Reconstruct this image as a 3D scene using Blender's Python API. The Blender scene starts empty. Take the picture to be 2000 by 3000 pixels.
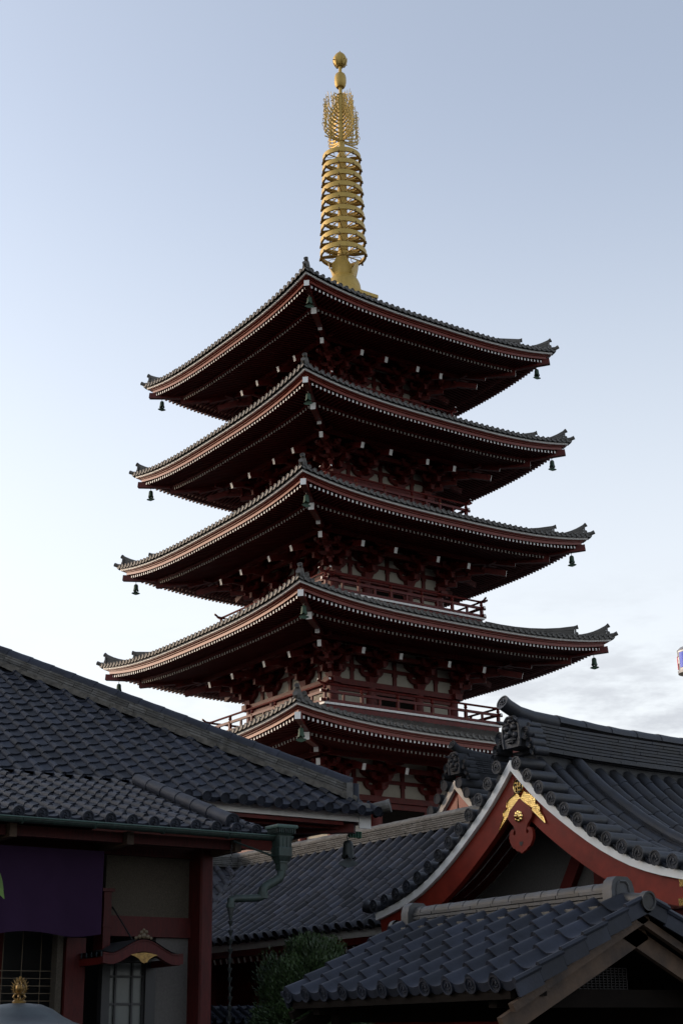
import bpy, bmesh, math, random
from mathutils import Vector, Matrix
R = random.Random(7)
SC = bpy.context.scene
COL = SC.collection
PI = math.pi

# ------------------------------------------------------------------ camera
cam_d = bpy.data.cameras.new("Camera")
cam = bpy.data.objects.new("Camera", cam_d); COL.objects.link(cam); SC.camera = cam
_r = Vector((0.8172, -0.5762, -0.0144)).normalized()
_f = Vector((0.5467, 0.7656, 0.33914)).normalized()
_u = _r.cross(_f).normalized(); _r = _f.cross(_u).normalized()
cam.matrix_world = Matrix(((_r.x, _u.x, -_f.x, -35.087), (_r.y, _u.y, -_f.y, -48.672), (_r.z, _u.z, -_f.z, 1.6), (0, 0, 0, 1)))
cam_d.sensor_fit = 'VERTICAL'; cam_d.sensor_height = 36; cam_d.sensor_width = 24
cam_d.lens = 51.517
cam_d.clip_start = 0.1; cam_d.clip_end = 6000

# ------------------------------------------------------------------ world, sun, exposure
SUN_AZ = Vector((-0.64, 0.77, 0)).normalized()
SUN_EL = math.radians(12)
W = bpy.data.worlds.new("World"); SC.world = W; W.use_nodes = True
nt = W.node_tree; nt.nodes.clear()
def N(t, **k):
    n = nt.nodes.new(t)
    for a, b in k.items(): setattr(n, a, b)
    return n
def LK(a, b): nt.links.new(a, b)
out = N('ShaderNodeOutputWorld'); bg = N('ShaderNodeBackground')
sky = N('ShaderNodeTexSky', sky_type='NISHITA', sun_disc=False)
sky.sun_elevation = SUN_EL
sky.sun_rotation = math.atan2(SUN_AZ.x, SUN_AZ.y)
sky.altitude = 20; sky.air_density = 1.0; sky.dust_density = 3.0; sky.ozone_density = 1.6
bg.inputs['Strength'].default_value = 0.15
# thin high cloud bank low over the horizon, laid out by direction
tc = N('ShaderNodeTexCoord'); sep = N('ShaderNodeSeparateXYZ'); LK(tc.outputs['Generated'], sep.inputs[0])
mp = N('ShaderNodeMapping'); mp.inputs['Scale'].default_value = (7, 7, 26); LK(tc.outputs['Generated'], mp.inputs[0])
no = N('ShaderNodeTexNoise'); no.inputs['Scale'].default_value = 1.7; no.inputs['Detail'].default_value = 7; no.inputs['Roughness'].default_value = 0.62
LK(mp.outputs[0], no.inputs['Vector'])
cr = N('ShaderNodeMapRange'); cr.interpolation_type = 'SMOOTHSTEP'
for i, v in enumerate((0.42, 0.66, 0, 1)): cr.inputs[1 + i].default_value = v
LK(no.outputs['Fac'], cr.inputs[0])
lo = N('ShaderNodeMapRange'); lo.interpolation_type = 'SMOOTHSTEP'
for i, v in enumerate((0.19, 0.31, 1, 0)): lo.inputs[1 + i].default_value = v
LK(sep.outputs['Z'], lo.inputs[0])
m1 = N('ShaderNodeMath', operation='MULTIPLY'); LK(cr.outputs[0], m1.inputs[0]); LK(lo.outputs[0], m1.inputs[1])
m2 = N('ShaderNodeMath', operation='MULTIPLY'); LK(m1.outputs[0], m2.inputs[0]); m2.inputs[1].default_value = 0.75
mixc = N('ShaderNodeMix', data_type='RGBA'); mixc.inputs[7].default_value = (1.55, 1.62, 1.78, 1)
HSV = N('ShaderNodeHueSaturation'); HSV.inputs['Saturation'].default_value = 0.55
LK(sky.outputs[0], HSV.inputs['Color'])
az = N('ShaderNodeMapRange'); az.interpolation_type = 'SMOOTHSTEP'
for i, v in enumerate((0.40, 0.70, 0.12, 1)): az.inputs[1 + i].default_value = v
LK(sep.outputs['X'], az.inputs[0])
m3 = N('ShaderNodeMath', operation='MULTIPLY'); LK(m2.outputs[0], m3.inputs[0]); LK(az.outputs[0], m3.inputs[1])
tn = N('ShaderNodeMix', data_type='RGBA', blend_type='MULTIPLY'); tn.inputs[0].default_value = 1; tn.inputs[7].default_value = (0.975, 0.972, 1.002, 1)
LK(HSV.outputs[0], tn.inputs[6])
hz = N('ShaderNodeMapRange'); hz.interpolation_type = 'SMOOTHSTEP'     # pale haze thickening towards the horizon
for i, v in enumerate((0.08, 0.60, 0.85, 0)): hz.inputs[1 + i].default_value = v
LK(sep.outputs['Z'], hz.inputs[0])
mh = N('ShaderNodeMix', data_type='RGBA'); mh.inputs[7].default_value = (2.75, 2.82, 2.86, 1)
LK(hz.outputs[0], mh.inputs[0]); LK(tn.outputs[2], mh.inputs[6])
LK(m3.outputs[0], mixc.inputs[0]); LK(mh.outputs[2], mixc.inputs[6])
LK(mixc.outputs[2], bg.inputs['Color']); LK(bg.outputs[0], out.inputs[0])
sd = bpy.data.lights.new("Sun", 'SUN'); sd.energy = 0.7; sd.angle = math.radians(12); sd.color = (1.0, 0.72, 0.48)
so = bpy.data.objects.new("Sun", sd); COL.objects.link(so)
_s = Vector((SUN_AZ.x * math.cos(SUN_EL), SUN_AZ.y * math.cos(SUN_EL), math.sin(SUN_EL)))
so.rotation_euler = _s.to_track_quat('Z', 'Y').to_euler(); so.location = (-60, 20, 40)
vs = SC.view_settings
vs.view_transform = 'Standard'; vs.look = 'None'; vs.gamma = 1; vs.exposure = 1.31
SC.render.engine = 'CYCLES'
SC.cycles.max_bounces = 6; SC.cycles.diffuse_bounces = 3; SC.cycles.glossy_bounces = 3

# ------------------------------------------------------------------ materials
def mat(name, base, rough=0.6, metal=0.0, spec=0.5, noise=0.0, nscale=6.0, tint=0.0, bump=0.0, bscale=40.0, col2=None, stretch=None, hexp=False):
    m = bpy.data.materials.new(name); m.use_nodes = True
    t = m.node_tree; b = t.nodes['Principled BSDF']
    b.inputs['Roughness'].default_value = rough; b.inputs['Metallic'].default_value = metal
    b.inputs['Specular IOR Level'].default_value = spec
    base = tuple(base) + (1,)
    b.inputs['Base Color'].default_value = base
    cur = None
    if noise > 0:
        c = t.nodes.new('ShaderNodeTexCoord'); nn = t.nodes.new('ShaderNodeTexNoise')
        nn.inputs['Scale'].default_value = nscale; nn.inputs['Detail'].default_value = 5; nn.inputs['Roughness'].default_value = 0.65
        if stretch:
            mm = t.nodes.new('ShaderNodeMapping'); mm.inputs['Scale'].default_value = stretch
            t.links.new(c.outputs['Object'], mm.inputs[0]); t.links.new(mm.outputs[0], nn.inputs['Vector'])
        else: t.links.new(c.outputs['Object'], nn.inputs['Vector'])
        rp = t.nodes.new('ShaderNodeMapRange')
        for i, v in enumerate((0.32, 0.68, 0, 1)): rp.inputs[1 + i].default_value = v
        t.links.new(nn.outputs['Fac'], rp.inputs[0])
        mx = t.nodes.new('ShaderNodeMix'); mx.data_type = 'RGBA'
        c2 = tuple(col2) + (1,) if col2 else tuple(max(0, x * (1 - noise)) for x in base[:3]) + (1,)
        mx.inputs[6].default_value = base; mx.inputs[7].default_value = c2
        t.links.new(rp.outputs[0], mx.inputs[0]); cur = mx.outputs[2]
    if tint > 0:
        at = t.nodes.new('ShaderNodeAttribute'); at.attribute_name = 'tint'
        rp = t.nodes.new('ShaderNodeMapRange')
        for i, v in enumerate((0, 1, 1 - tint, 1 + tint)): rp.inputs[1 + i].default_value = v
        t.links.new(at.outputs['Fac'], rp.inputs[0])
        mx = t.nodes.new('ShaderNodeMix'); mx.data_type = 'RGBA'; mx.blend_type = 'MULTIPLY'; mx.inputs[0].default_value = 1
        if cur: t.links.new(cur, mx.inputs[6])
        else: mx.inputs[6].default_value = base
        t.links.new(rp.outputs[0], mx.inputs[7]); cur = mx.outputs[2]
    if cur: t.links.new(cur, b.inputs['Base Color'])
    if bump > 0:
        c = t.nodes.new('ShaderNodeTexCoord')
        if hexp:
            nn = t.nodes.new('ShaderNodeTexVoronoi'); nn.feature = 'DISTANCE_TO_EDGE'; nn.inputs['Randomness'].default_value = 0.25
            fo = nn.outputs['Distance']
        else:
            nn = t.nodes.new('ShaderNodeTexNoise'); nn.inputs['Detail'].default_value = 4; fo = nn.outputs['Fac']
        nn.inputs['Scale'].default_value = bscale
        t.links.new(c.outputs['Object'], nn.inputs['Vector'])
        bp = t.nodes.new('ShaderNodeBump'); bp.inputs['Strength'].default_value = bump; bp.inputs['Distance'].default_value = 0.02
        t.links.new(fo, bp.inputs['Height']); t.links.new(bp.outputs[0], b.inputs['Normal'])
    return m
M = {}
M['tile'] = mat('roof_tile_dark', (0.021, 0.025, 0.038), 0.62, spec=0.32, noise=0.55, nscale=3.5, tint=0.55, bump=0.12, bscale=30)
M['tile_b'] = mat('roof_tile_mixed', (0.031, 0.035, 0.049), 0.6, spec=0.35, noise=0.4, nscale=6, tint=0.65, col2=(0.034, 0.029, 0.028), bump=0.12, bscale=30)
M['tile_c'] = mat('roof_tile_old', (0.023, 0.027, 0.037), 0.5, spec=0.36, noise=0.6, nscale=4, tint=0.22, col2=(0.021, 0.02, 0.02), bump=0.2, bscale=22)
M['tile_p'] = mat('pagoda_tile', (0.1, 0.092, 0.08), 0.55, noise=0.35, nscale=2.5, tint=0.2)
M['tile_d'] = mat('dull_far_tile', (0.035, 0.037, 0.042), 0.9, spec=0.12, noise=0.4, nscale=5, tint=0.3)
M['noshi'] = mat('ridge_tile', (0.04, 0.043, 0.05), 0.6, noise=0.45, nscale=7, tint=0.4, col2=(0.032, 0.029, 0.024))
M['noshi_b'] = mat('weathered_ridge_tile', (0.10, 0.098, 0.092), 0.7, noise=0.5, nscale=7, tint=0.5, col2=(0.045, 0.04, 0.032))
M['mortar'] = mat('ridge_mortar', (0.13, 0.118, 0.1), 0.9, noise=0.7, nscale=9)
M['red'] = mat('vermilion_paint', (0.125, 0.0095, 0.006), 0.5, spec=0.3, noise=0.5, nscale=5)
M['red_hall'] = mat('shaded_aged_red_paint', (0.066, 0.0062, 0.005), 0.6, spec=0.25, noise=0.55, nscale=7, stretch=(6, 6, 1))  # streaky aged red, its base darkened to carry the courtyard's shade
M['red_barge'] = mat('bargeboard_vermilion', (0.20, 0.022, 0.011), 0.5, spec=0.3, noise=0.4, nscale=4)
M['fascia'] = mat('fascia_paint', (0.2, 0.03, 0.015), 0.42, spec=0.42, noise=0.2, nscale=3)
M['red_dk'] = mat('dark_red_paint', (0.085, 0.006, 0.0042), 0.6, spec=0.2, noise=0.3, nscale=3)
M['white'] = mat('white_paint', (0.78, 0.77, 0.74), 0.55, noise=0.12, nscale=5)
M['shaded_plaster'] = mat('shaded_plaster', (0.09, 0.083, 0.078), 0.9, noise=0.3, nscale=40)  # pale plaster with the shade mixed into its base colour
M['white_dim'] = mat('dimmed_white_paint', (0.40, 0.37, 0.33), 0.7, noise=0.3, nscale=9)  # white dimmed by colour for eave shade and to tame the far gable's sun
M['plaster'] = mat('cream_plaster', (0.42, 0.39, 0.32), 0.85, noise=0.12, nscale=4)
M['rough_plaster'] = mat('shaded_speckled_plaster', (0.07, 0.057, 0.041), 0.95, noise=0.5, nscale=60, bump=0.4, bscale=120)  # speckle is the plaster's own; base colour lowered for the porch's shade
M['gold'] = mat('gilded_spire', (0.48, 0.32, 0.075), 0.5, metal=0.35, noise=0.18, nscale=3, stretch=(3, 3, .6))
M['gilt'] = mat('bright_gilding', (0.95, 0.66, 0.24), 0.3, metal=1.0, bump=0.6, bscale=34, hexp=True)
M['gilt_s'] = mat('smooth_gilding', (0.95, 0.66, 0.24), 0.25, metal=1.0)
M['green'] = mat('bell_patina', (0.03, 0.07, 0.038), 0.6, metal=0.2, noise=0.5, nscale=8)
M['copper'] = mat('copper_patina', (0.025, 0.047, 0.039), 0.55, metal=0.15, noise=0.85, nscale=7, col2=(0.012, 0.016, 0.014), stretch=(3, 3, .7))
M['copper_lt'] = mat('pale_verdigris', (0.05, 0.095, 0.077), 0.6, noise=0.4, nscale=10)
M['bronze_dk'] = mat('dark_bronze', (0.028, 0.034, 0.034), 0.5, metal=0.4, noise=0.4, nscale=12)
M['bronze'] = mat('weathered_bronze', (0.036, 0.05, 0.053), 0.5, metal=0.3, noise=0.5, nscale=9, col2=(0.018, 0.024, 0.03))
M['old_gilt'] = mat('aged_gilding', (0.3, 0.19, 0.06), 0.42, metal=0.8, noise=0.6, nscale=30, col2=(0.12, 0.07, 0.03))
M['dull_brass'] = mat('dull_brass', (0.075, 0.052, 0.026), 0.6)
M['purple'] = mat('purple_cloth', (0.025, 0.0115, 0.032), 0.9, spec=0.1, noise=0.15, nscale=3, bump=0.15, bscale=300)
M['black'] = mat('black_iron', (0.012, 0.012, 0.013), 0.5)
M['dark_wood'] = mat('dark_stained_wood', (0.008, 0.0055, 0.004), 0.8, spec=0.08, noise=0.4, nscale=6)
M['wood'] = mat('weathered_wood', (0.1, 0.057, 0.03), 0.75, noise=0.9, nscale=2.2, col2=(0.014, 0.009, 0.007), bump=0.3, bscale=25)
M['glass'] = mat('frosted_glass', (0.085, 0.095, 0.09), 0.25, noise=0.2, nscale=2)
M['dark_glass'] = mat('dark_glass', (0.02, 0.025, 0.03), 0.12)
M['ground'] = mat('stone_paving', (0.05, 0.048, 0.045), 0.85, noise=0.35, nscale=0.8)
M['concrete'] = mat('podium_concrete', (0.25, 0.235, 0.215), 0.85, noise=0.25, nscale=1.2)
M['leaf'] = mat('shrub_leaf', (0.021, 0.043, 0.009), 0.6, tint=0.55)
M['leaf_lt'] = mat('young_leaf', (0.1, 0.19, 0.03), 0.5, tint=0.4)
M['bark'] = mat('bark', (0.07, 0.052, 0.038), 0.9, noise=0.5, nscale=14)
M['pole'] = mat('cream_pole_paint', (0.62, 0.52, 0.30), 0.5)
M['grey'] = mat('grey_metal', (0.30, 0.30, 0.31), 0.5, metal=0.3)
M['brown_mesh'] = mat('brown_mesh', (0.014, 0.010, 0.009), 0.7, noise=0.5, nscale=8)
M['blue'] = mat('blue_panel', (0.03, 0.09, 0.62), 0.5)
M['pink'] = mat('pink_red_panel', (0.66, 0.13, 0.14), 0.5)
M['louver'] = mat('green_louver', (0.02, 0.10, 0.05), 0.5)

# ------------------------------------------------------------------ mesh helpers
def V(*a): return Vector(a)
def root_loc(o):
    p = Vector((0, 0, 0))
    while o is not None:
        p += o.location; o = o.parent
    return p
class MB:
    def __init__(s): s.v = []; s.f = []; s.m = []; s.t = []
    def face(s, idx, m=0, t=None): s.f.append(idx); s.m.append(m); s.t.append(0.5 if t is None else t)
    def quad(s, a, b, c, d, m=0, t=None):
        n = len(s.v); s.v += [tuple(a), tuple(b), tuple(c), tuple(d)]; s.face((n, n + 1, n + 2, n + 3), m, t)
    def poly(s, pts, m=0, t=None):
        n = len(s.v); s.v += [tuple(p) for p in pts]; s.face(tuple(range(n, n + len(pts))), m, t)
    def hexa(s, b, tp, m=0, t=None, mend=None):
        """b, tp: four bottom and four top corners in matching order"""
        n = len(s.v); s.v += [tuple(p) for p in b] + [tuple(p) for p in tp]
        s.face((n + 3, n + 2, n + 1, n), m if mend is None else mend, t); s.face((n + 4, n + 5, n + 6, n + 7), m, t)
        for i in range(4):
            j = (i + 1) % 4; s.face((n + i, n + j, n + 4 + j, n + 4 + i), m, t)
    def box(s, c, d, m=0, t=None, ax=None):
        c = Vector(c); X, Y, Z = ax if ax else (V(1, 0, 0), V(0, 1, 0), V(0, 0, 1))
        X = X * (d[0] / 2); Y = Y * (d[1] / 2); Z = Z * (d[2] / 2)
        s.hexa([c - X - Y - Z, c + X - Y - Z, c + X + Y - Z, c - X + Y - Z], [c - X - Y + Z, c + X - Y + Z, c + X + Y + Z, c - X + Y + Z], m, t)
    def bb(s, x0, x1, y0, y1, z0, z1, m=0, t=None): s.box(((x0 + x1) / 2, (y0 + y1) / 2, (z0 + z1) / 2), (x1 - x0, y1 - y0, z1 - z0), m, t)
    def beam(s, p0, p1, w, h, up=None, m=0, t=None, mend=None, w2=None, h2=None):
        """bar from p0 to p1; mend = material of the end face at p0"""
        p0 = Vector(p0); p1 = Vector(p1); d = (p1 - p0).normalized(); up = Vector(up) if up else V(0, 0, 1)
        sd = d.cross(up).normalized(); u = sd.cross(d)
        w2 = w if w2 is None else w2; h2 = h if h2 is None else h2
        A = [p0 - sd * w / 2 - u * h / 2, p0 + sd * w / 2 - u * h / 2, p0 + sd * w / 2 + u * h / 2, p0 - sd * w / 2 + u * h / 2]
        B = [p1 - sd * w2 / 2 - u * h2 / 2, p1 + sd * w2 / 2 - u * h2 / 2, p1 + sd * w2 / 2 + u * h2 / 2, p1 - sd * w2 / 2 + u * h2 / 2]
        s.hexa(A, B, m, t, mend)
    def tube(s, path, r, n=8, m=0, t=None, cap=True, mend=None, half=None, up=None):
        path = [Vector(p) for p in path]; k = len(path)
        rs = r if isinstance(r, (list, tuple)) else [r] * k
        ref = Vector(up) if up else None
        base = len(s.v); cnt = n if half is None else n + 1
        for i, p in enumerate(path):
            d = (path[min(i + 1, k - 1)] - path[max(i - 1, 0)]).normalized()
            if ref is None:
                ref = V(0, 0, 1) if abs(d.z) < 0.9 else V(1, 0, 0)
            sd = d.cross(ref).normalized(); u = sd.cross(d).normalized()
            if up is None: ref = u
            for j in range(cnt):
                a = 2 * PI * j / n if half is None else PI * j / n
                s.v.append(tuple(p + (sd * math.cos(a) + u * math.sin(a)) * rs[i]))
        for i in range(k - 1):
            for j in range(n):
                a = base + i * cnt + j; b = base + i * cnt + (j + 1) % cnt
                s.face((a, b, b + cnt, a + cnt), m, t)
        if cap:
            s.face(tuple(base + j for j in range(cnt))[::-1], m if mend is None else mend, t)
            s.face(tuple(base + (k - 1) * cnt + j for j in range(cnt)), m, t)
    def lathe(s, prof, n=16, c=(0, 0, 0), ax=None, m=0, t=None, a0=0.0, a1=2 * PI):
        """prof: (radius, height) pairs"""
        c = Vector(c)
        if ax is None: X, Y, Z = V(1, 0, 0), V(0, 1, 0), V(0, 0, 1)
        else:
            Z = Vector(ax).normalized(); X = (V(0, 0, 1) if abs(Z.z) < 0.9 else V(1, 0, 0)).cross(Z).normalized(); Y = Z.cross(X)
        full = abs(a1 - a0 - 2 * PI) < 1e-6; cnt = n if full else n + 1
        base = len(s.v)
        for r, h in prof:
            for j in range(cnt):
                a = a0 + (a1 - a0) * j / n
                s.v.append(tuple(c + X * (r * math.cos(a)) + Y * (r * math.sin(a)) + Z * h))
        for i in range(len(prof) - 1):
            for j in range(n):
                a = base + i * cnt + j; b = base + i * cnt + (j + 1) % cnt
                s.face((a, b, b + cnt, a + cnt), m, t)
    def ball(s, c, r, n=10, m=0, t=None, sx=1, sy=1, sz=1):
        base = len(s.v); k = max(4, n // 2)
        for i in range(k + 1):
            th = PI * i / k
            for j in range(n):
                a = 2 * PI * j / n
                s.v.append((c[0] + r * sx * math.sin(th) * math.cos(a), c[1] + r * sy * math.sin(th) * math.sin(a), c[2] - r * sz * math.cos(th)))
        for i in range(k):
            for j in range(n):
                a = base + i * n + j; b = base + i * n + (j + 1) % n
                s.face((a, b, b + n, a + n), m, t)
    def prism(s, pts, off, m=0, t=None):
        """closed plate: outline pts (3D, planar) and the same outline moved by off"""
        off = Vector(off); n = len(s.v); k = len(pts)
        s.v += [tuple(p) for p in pts] + [tuple(Vector(p) + off) for p in pts]
        s.face(tuple(range(n, n + k)), m, t); s.face(tuple(range(n + 2 * k - 1, n + k - 1, -1)), m, t)
        for i in range(k):
            j = (i + 1) % k; s.face((n + i, n + j, n + k + j, n + k + i), m, t)
    def add(s, o, fn):
        n = len(s.v); s.v += [tuple(fn(Vector(p))) for p in o.v]
        s.f += [tuple(i + n for i in f) for f in o.f]; s.m += o.m; s.t += o.t
    def four(s):
        """the same piece on all four faces"""
        r = MB()
        for k in range(4):
            c, q = [(1, 0), (0, 1), (-1, 0), (0, -1)][k]
            r.add(s, lambda p: (p.x * c - p.y * q, p.x * q + p.y * c, p.z))
        return r
    def build(s, name, mats, parent=None, smooth=False, clip=None, label=None, kind=None):
        mats = mats if isinstance(mats, (list, tuple)) else [mats]
        off = root_loc(parent)
        me = bpy.data.meshes.new(name)
        me.from_pydata([(p[0] - off.x, p[1] - off.y, p[2] - off.z) for p in s.v], [], s.f)
        for q in mats: me.materials.append(M[q])
        me.polygons.foreach_set('material_index', s.m)
        at = me.attributes.new('tint', 'FLOAT', 'FACE'); at.data.foreach_set('value', s.t)
        if clip:
            bm = bmesh.new(); bm.from_mesh(me)
            for co, nn in clip:
                bmesh.ops.bisect_plane(bm, geom=bm.verts[:] + bm.edges[:] + bm.faces[:], plane_co=Vector(co) - off, plane_no=nn, clear_outer=True)
            bm.to_mesh(me); bm.free()
        if smooth:
            me.polygons.foreach_set('use_smooth', [True] * len(me.polygons))
            try: me.set_sharp_from_angle(angle=math.radians(42))
            except Exception: pass
        me.update()
        o = bpy.data.objects.new(name, me); COL.objects.link(o)
        if parent is not None: o.parent = parent
        if label: o['label'] = label
        if kind: o['kind'] = kind
        return o
def thing(name, label, cat, loc=(0, 0, 0), group=None):
    o = bpy.data.objects.new(name, None); COL.objects.link(o); o.location = loc
    o.empty_display_size = 0.3
    o['label'] = label; o['category'] = cat
    if group: o['group'] = group
    return o
def tag(o, label, cat, group=None):
    o['label'] = label; o['category'] = cat
    if group: o['group'] = group
    return o
def rn(a=0.0, b=1.0): return R.uniform(a, b)

# ---- roof pieces
S_PROF = [(0, .004), (.02, .04), (.07, .058), (.13, .063), (.20, .058), (.26, .04), (.30, .008), (.38, -.012), (.55, -.024), (.75, -.022), (.92, -.008), (1, .004)]
def tiles(mb, P, u0, u1, v0, v1, pitch, course, prof=S_PROF, step=.026, lip=.03, jit=.007, apron=.05):
    nu = int(round((u1 - u0) / pitch)); nv = int(math.ceil((v1 - v0) / course))
    for j in range(nu):
        ua = u0 + j * pitch
        for k in range(nv):
            va = v0 + k * course - (.03 if k else 0); vb = min(v0 + (k + 1) * course, v1)
            t = min(1, max(0, R.gauss(.5, .22))); dh = rn(-jit, jit); du = rn(-jit, jit)
            b = len(mb.v); n = len(prof)
            for q, h in prof: mb.v.append(tuple(P(ua + q * pitch + du, va, h + step + dh)))
            for q, h in prof: mb.v.append(tuple(P(ua + q * pitch, vb, h)))
            for q, h in prof: mb.v.append(tuple(P(ua + q * pitch + du, va + .004, h + step + dh - (lip if k else lip + apron * (.35 + .65 * math.sin(PI * q))))))
            for i in range(n - 1):
                mb.face((b + i, b + i + 1, b + n + i + 1, b + n + i), 0, t)
                mb.face((b + 2 * n + i, b + 2 * n + i + 1, b + i + 1, b + i), 0, t)
def rolls(mb, P, us, v0, v1, r, course, h0=0.0, n=6, jit=.003):
    """half-round cover tiles running up the slope, joints staggered from column to column"""
    for u in us:
        ph = rn(0, course); v = v0
        first = True
        while v < v1 - .02:
            e = min(v1, v0 + ph + course * (math.floor((v - v0 - ph) / course + 1e-6) + 1))
            if e - v < .03: e = min(v1, e + course)
            t = min(1, max(0, R.gauss(.5, .25))); b = len(mb.v); du = rn(-jit, jit)
            sub = 2
            for i in range(sub + 1):
                vv = v + (e - v) * i / sub; rr = r * (1.07 - .1 * i / sub)
                if i == 0 and not first: vv -= .02
                for a in range(n + 1):
                    an = PI * a / n
                    mb.v.append(tuple(P(u + du + rr * math.cos(an), vv, h0 + rr * math.sin(an) * 1.05)))
            for i in range(sub):
                for a in range(n):
                    q = b + i * (n + 1) + a
                    mb.face((q, q + 1, q + n + 2, q + n + 1), 0, t)
            mb.face(tuple(b + a for a in range(n + 1)), 0, t)
            v = e; first = False
def disc(mb, c, ax, r, detail=0, n=14, deep=.05, up=None):
    """round end tile: rim, sunk face and, close up, three comma-shaped swirls"""
    c = Vector(c); ax = Vector(ax).normalized(); t = rn(.35, .65)
    mb.lathe([(r * .96, -deep), (r, 0), (r * .82, 0), (r * .78, -.012), (0.0, -.012)], n, c, ax, 0, t)
    if detail:
        X = (V(0, 0, 1) if abs(ax.z) < .9 else V(1, 0, 0)).cross(ax).normalized(); Y = ax.cross(X)
        for k in range(3):
            pts = []; rs = []
            for i in range(6):
                a = 2 * PI * k / 3 + i * .42; q = r * (.2 + .085 * i)
                pts.append(c + X * (q * math.cos(a)) + Y * (q * math.sin(a)) - ax * .008); rs.append(r * (.2 - .032 * i))
            mb.tube(pts, rs, 6, 0, t * .8, up=ax)
def ridge(mb, path, w, layers, seg, roll_r, lean=0.0, roll_m=0, tint=(0, 1), taper=.012, cap_overlap=True, roll=True, rseg=None):
    """stacked flat ridge tiles with broken joints and a half-round roll on top; path = centre line at the base"""
    path = [Vector(p) for p in path]
    L = [0.0]
    for a, b in zip(path, path[1:]): L.append(L[-1] + (b - a).length)
    def at(s):
        s = max(0, min(L[-1], s))
        for i in range(len(path) - 1):
            if s <= L[i + 1] or i == len(path) - 2:
                f = (s - L[i]) / max(1e-9, L[i + 1] - L[i]); return path[i].lerp(path[i + 1], f)
    z = 0.0
    nl = len(layers)
    for li, h in enumerate(layers):
        s = -rn(0, seg)
        ww = w * (1 - taper * 3 * li) * (1 + (.05 if li % 2 else 0))
        while s < L[-1] - 1e-4:
            a = max(0, s); b = min(L[-1], s + seg)
            if b - a > .01:
                mb.beam(at(a + .003) + V(0, 0, z + h / 2), at(b - .003) + V(0, 0, z + h / 2), ww + rn(-.008, .008), h * .74, t=min(1, max(0, R.gauss(.5, .24))))
            s += seg
        z += h
    core = w * .7
    for a, b in zip(path, path[1:]): mb.beam(a + V(0, 0, z / 2 - .01), b + V(0, 0, z / 2 - .01), core, z - .01, t=.1)
    if roll:
        s = 0; rs = rseg or seg * .95
        while s < L[-1] - 1e-3:
            b = min(L[-1], s + rs)
            t = min(1, max(0, R.gauss(.55, .2)))
            k = 3 if len(path) > 2 else 2
            mb.tube([at(s + (b - s) * i / (k - 1)) + V(0, 0, z - .01) for i in range(k)], [roll_r * 1.05] + [roll_r * .98] * (k - 1), 8, roll_m, t, half=True, up=(0, 0, 1))
            s = b
    return z
def strip_mesh(mb, rowsP, m=0, t=None):
    """grid from rows of points"""
    b = len(mb.v); n = len(rowsP[0])
    for r in rowsP: mb.v += [tuple(p) for p in r]
    for i in range(len(rowsP) - 1):
        for j in range(n - 1):
            q = b + i * n + j; mb.face((q, q + 1, q + n + 1, q + n), m, t)

# ------------------------------------------------------------------ ground
g = MB(); g.quad((-900, -900, 0), (900, -900, 0), (900, 900, 0), (-900, 900, 0))
o = g.build('ground', 'ground'); o['kind'] = 'structure'

# ------------------------------------------------------------------ five-storey pagoda (centre at the origin; the faces look along the axes)
pag = thing('five_storey_pagoda', 'tall dark red five-storey pagoda with grey tiled eaves and golden spire', 'pagoda', (0, 0, 0))
WB = {1: 8.07, 2: 7.634, 3: 7.203, 4: 6.820, 5: 6.540}            # half width at the white eave band
ZB = {1: 12.35 - .49, 2: 16.849 - .49, 3: 21.274 - .49, 4: 25.619 - .49, 5: 29.97 - .49}
WL = {1: 3.32, 2: 3.0, 3: 2.70, 4: 2.40, 5: 2.11}                 # pillar line
BAL = {2: 4.37, 3: 4.04, 4: 3.72, 5: 3.40}
BALZ = {2: 13.50, 3: 18.05, 4: 22.45, 5: 26.80}
SORI = .49
def sori(i, x, d):
    """upward sweep of the eaves towards the corners"""
    t = abs(x) / WB[i]; dm = WB[i] - WL[i]
    return SORI * t ** 3 * max(0, 1 - d / (dm * 1.25)) ** 1.2
def roof_z(i, x, d):
    top = BAL.get(i + 1, 1.05) - .05; D = WB[i] + .12 - top
    rise = (BALZ[i + 1] - .32 if i < 5 else 32.95) - (ZB[i] + .1)
    q = max(0, min(1, (d + .12) / D))
    return ZB[i] + .1 + rise * (.62 * q + .38 * q * q) + sori(i, x, max(0, d))
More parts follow.
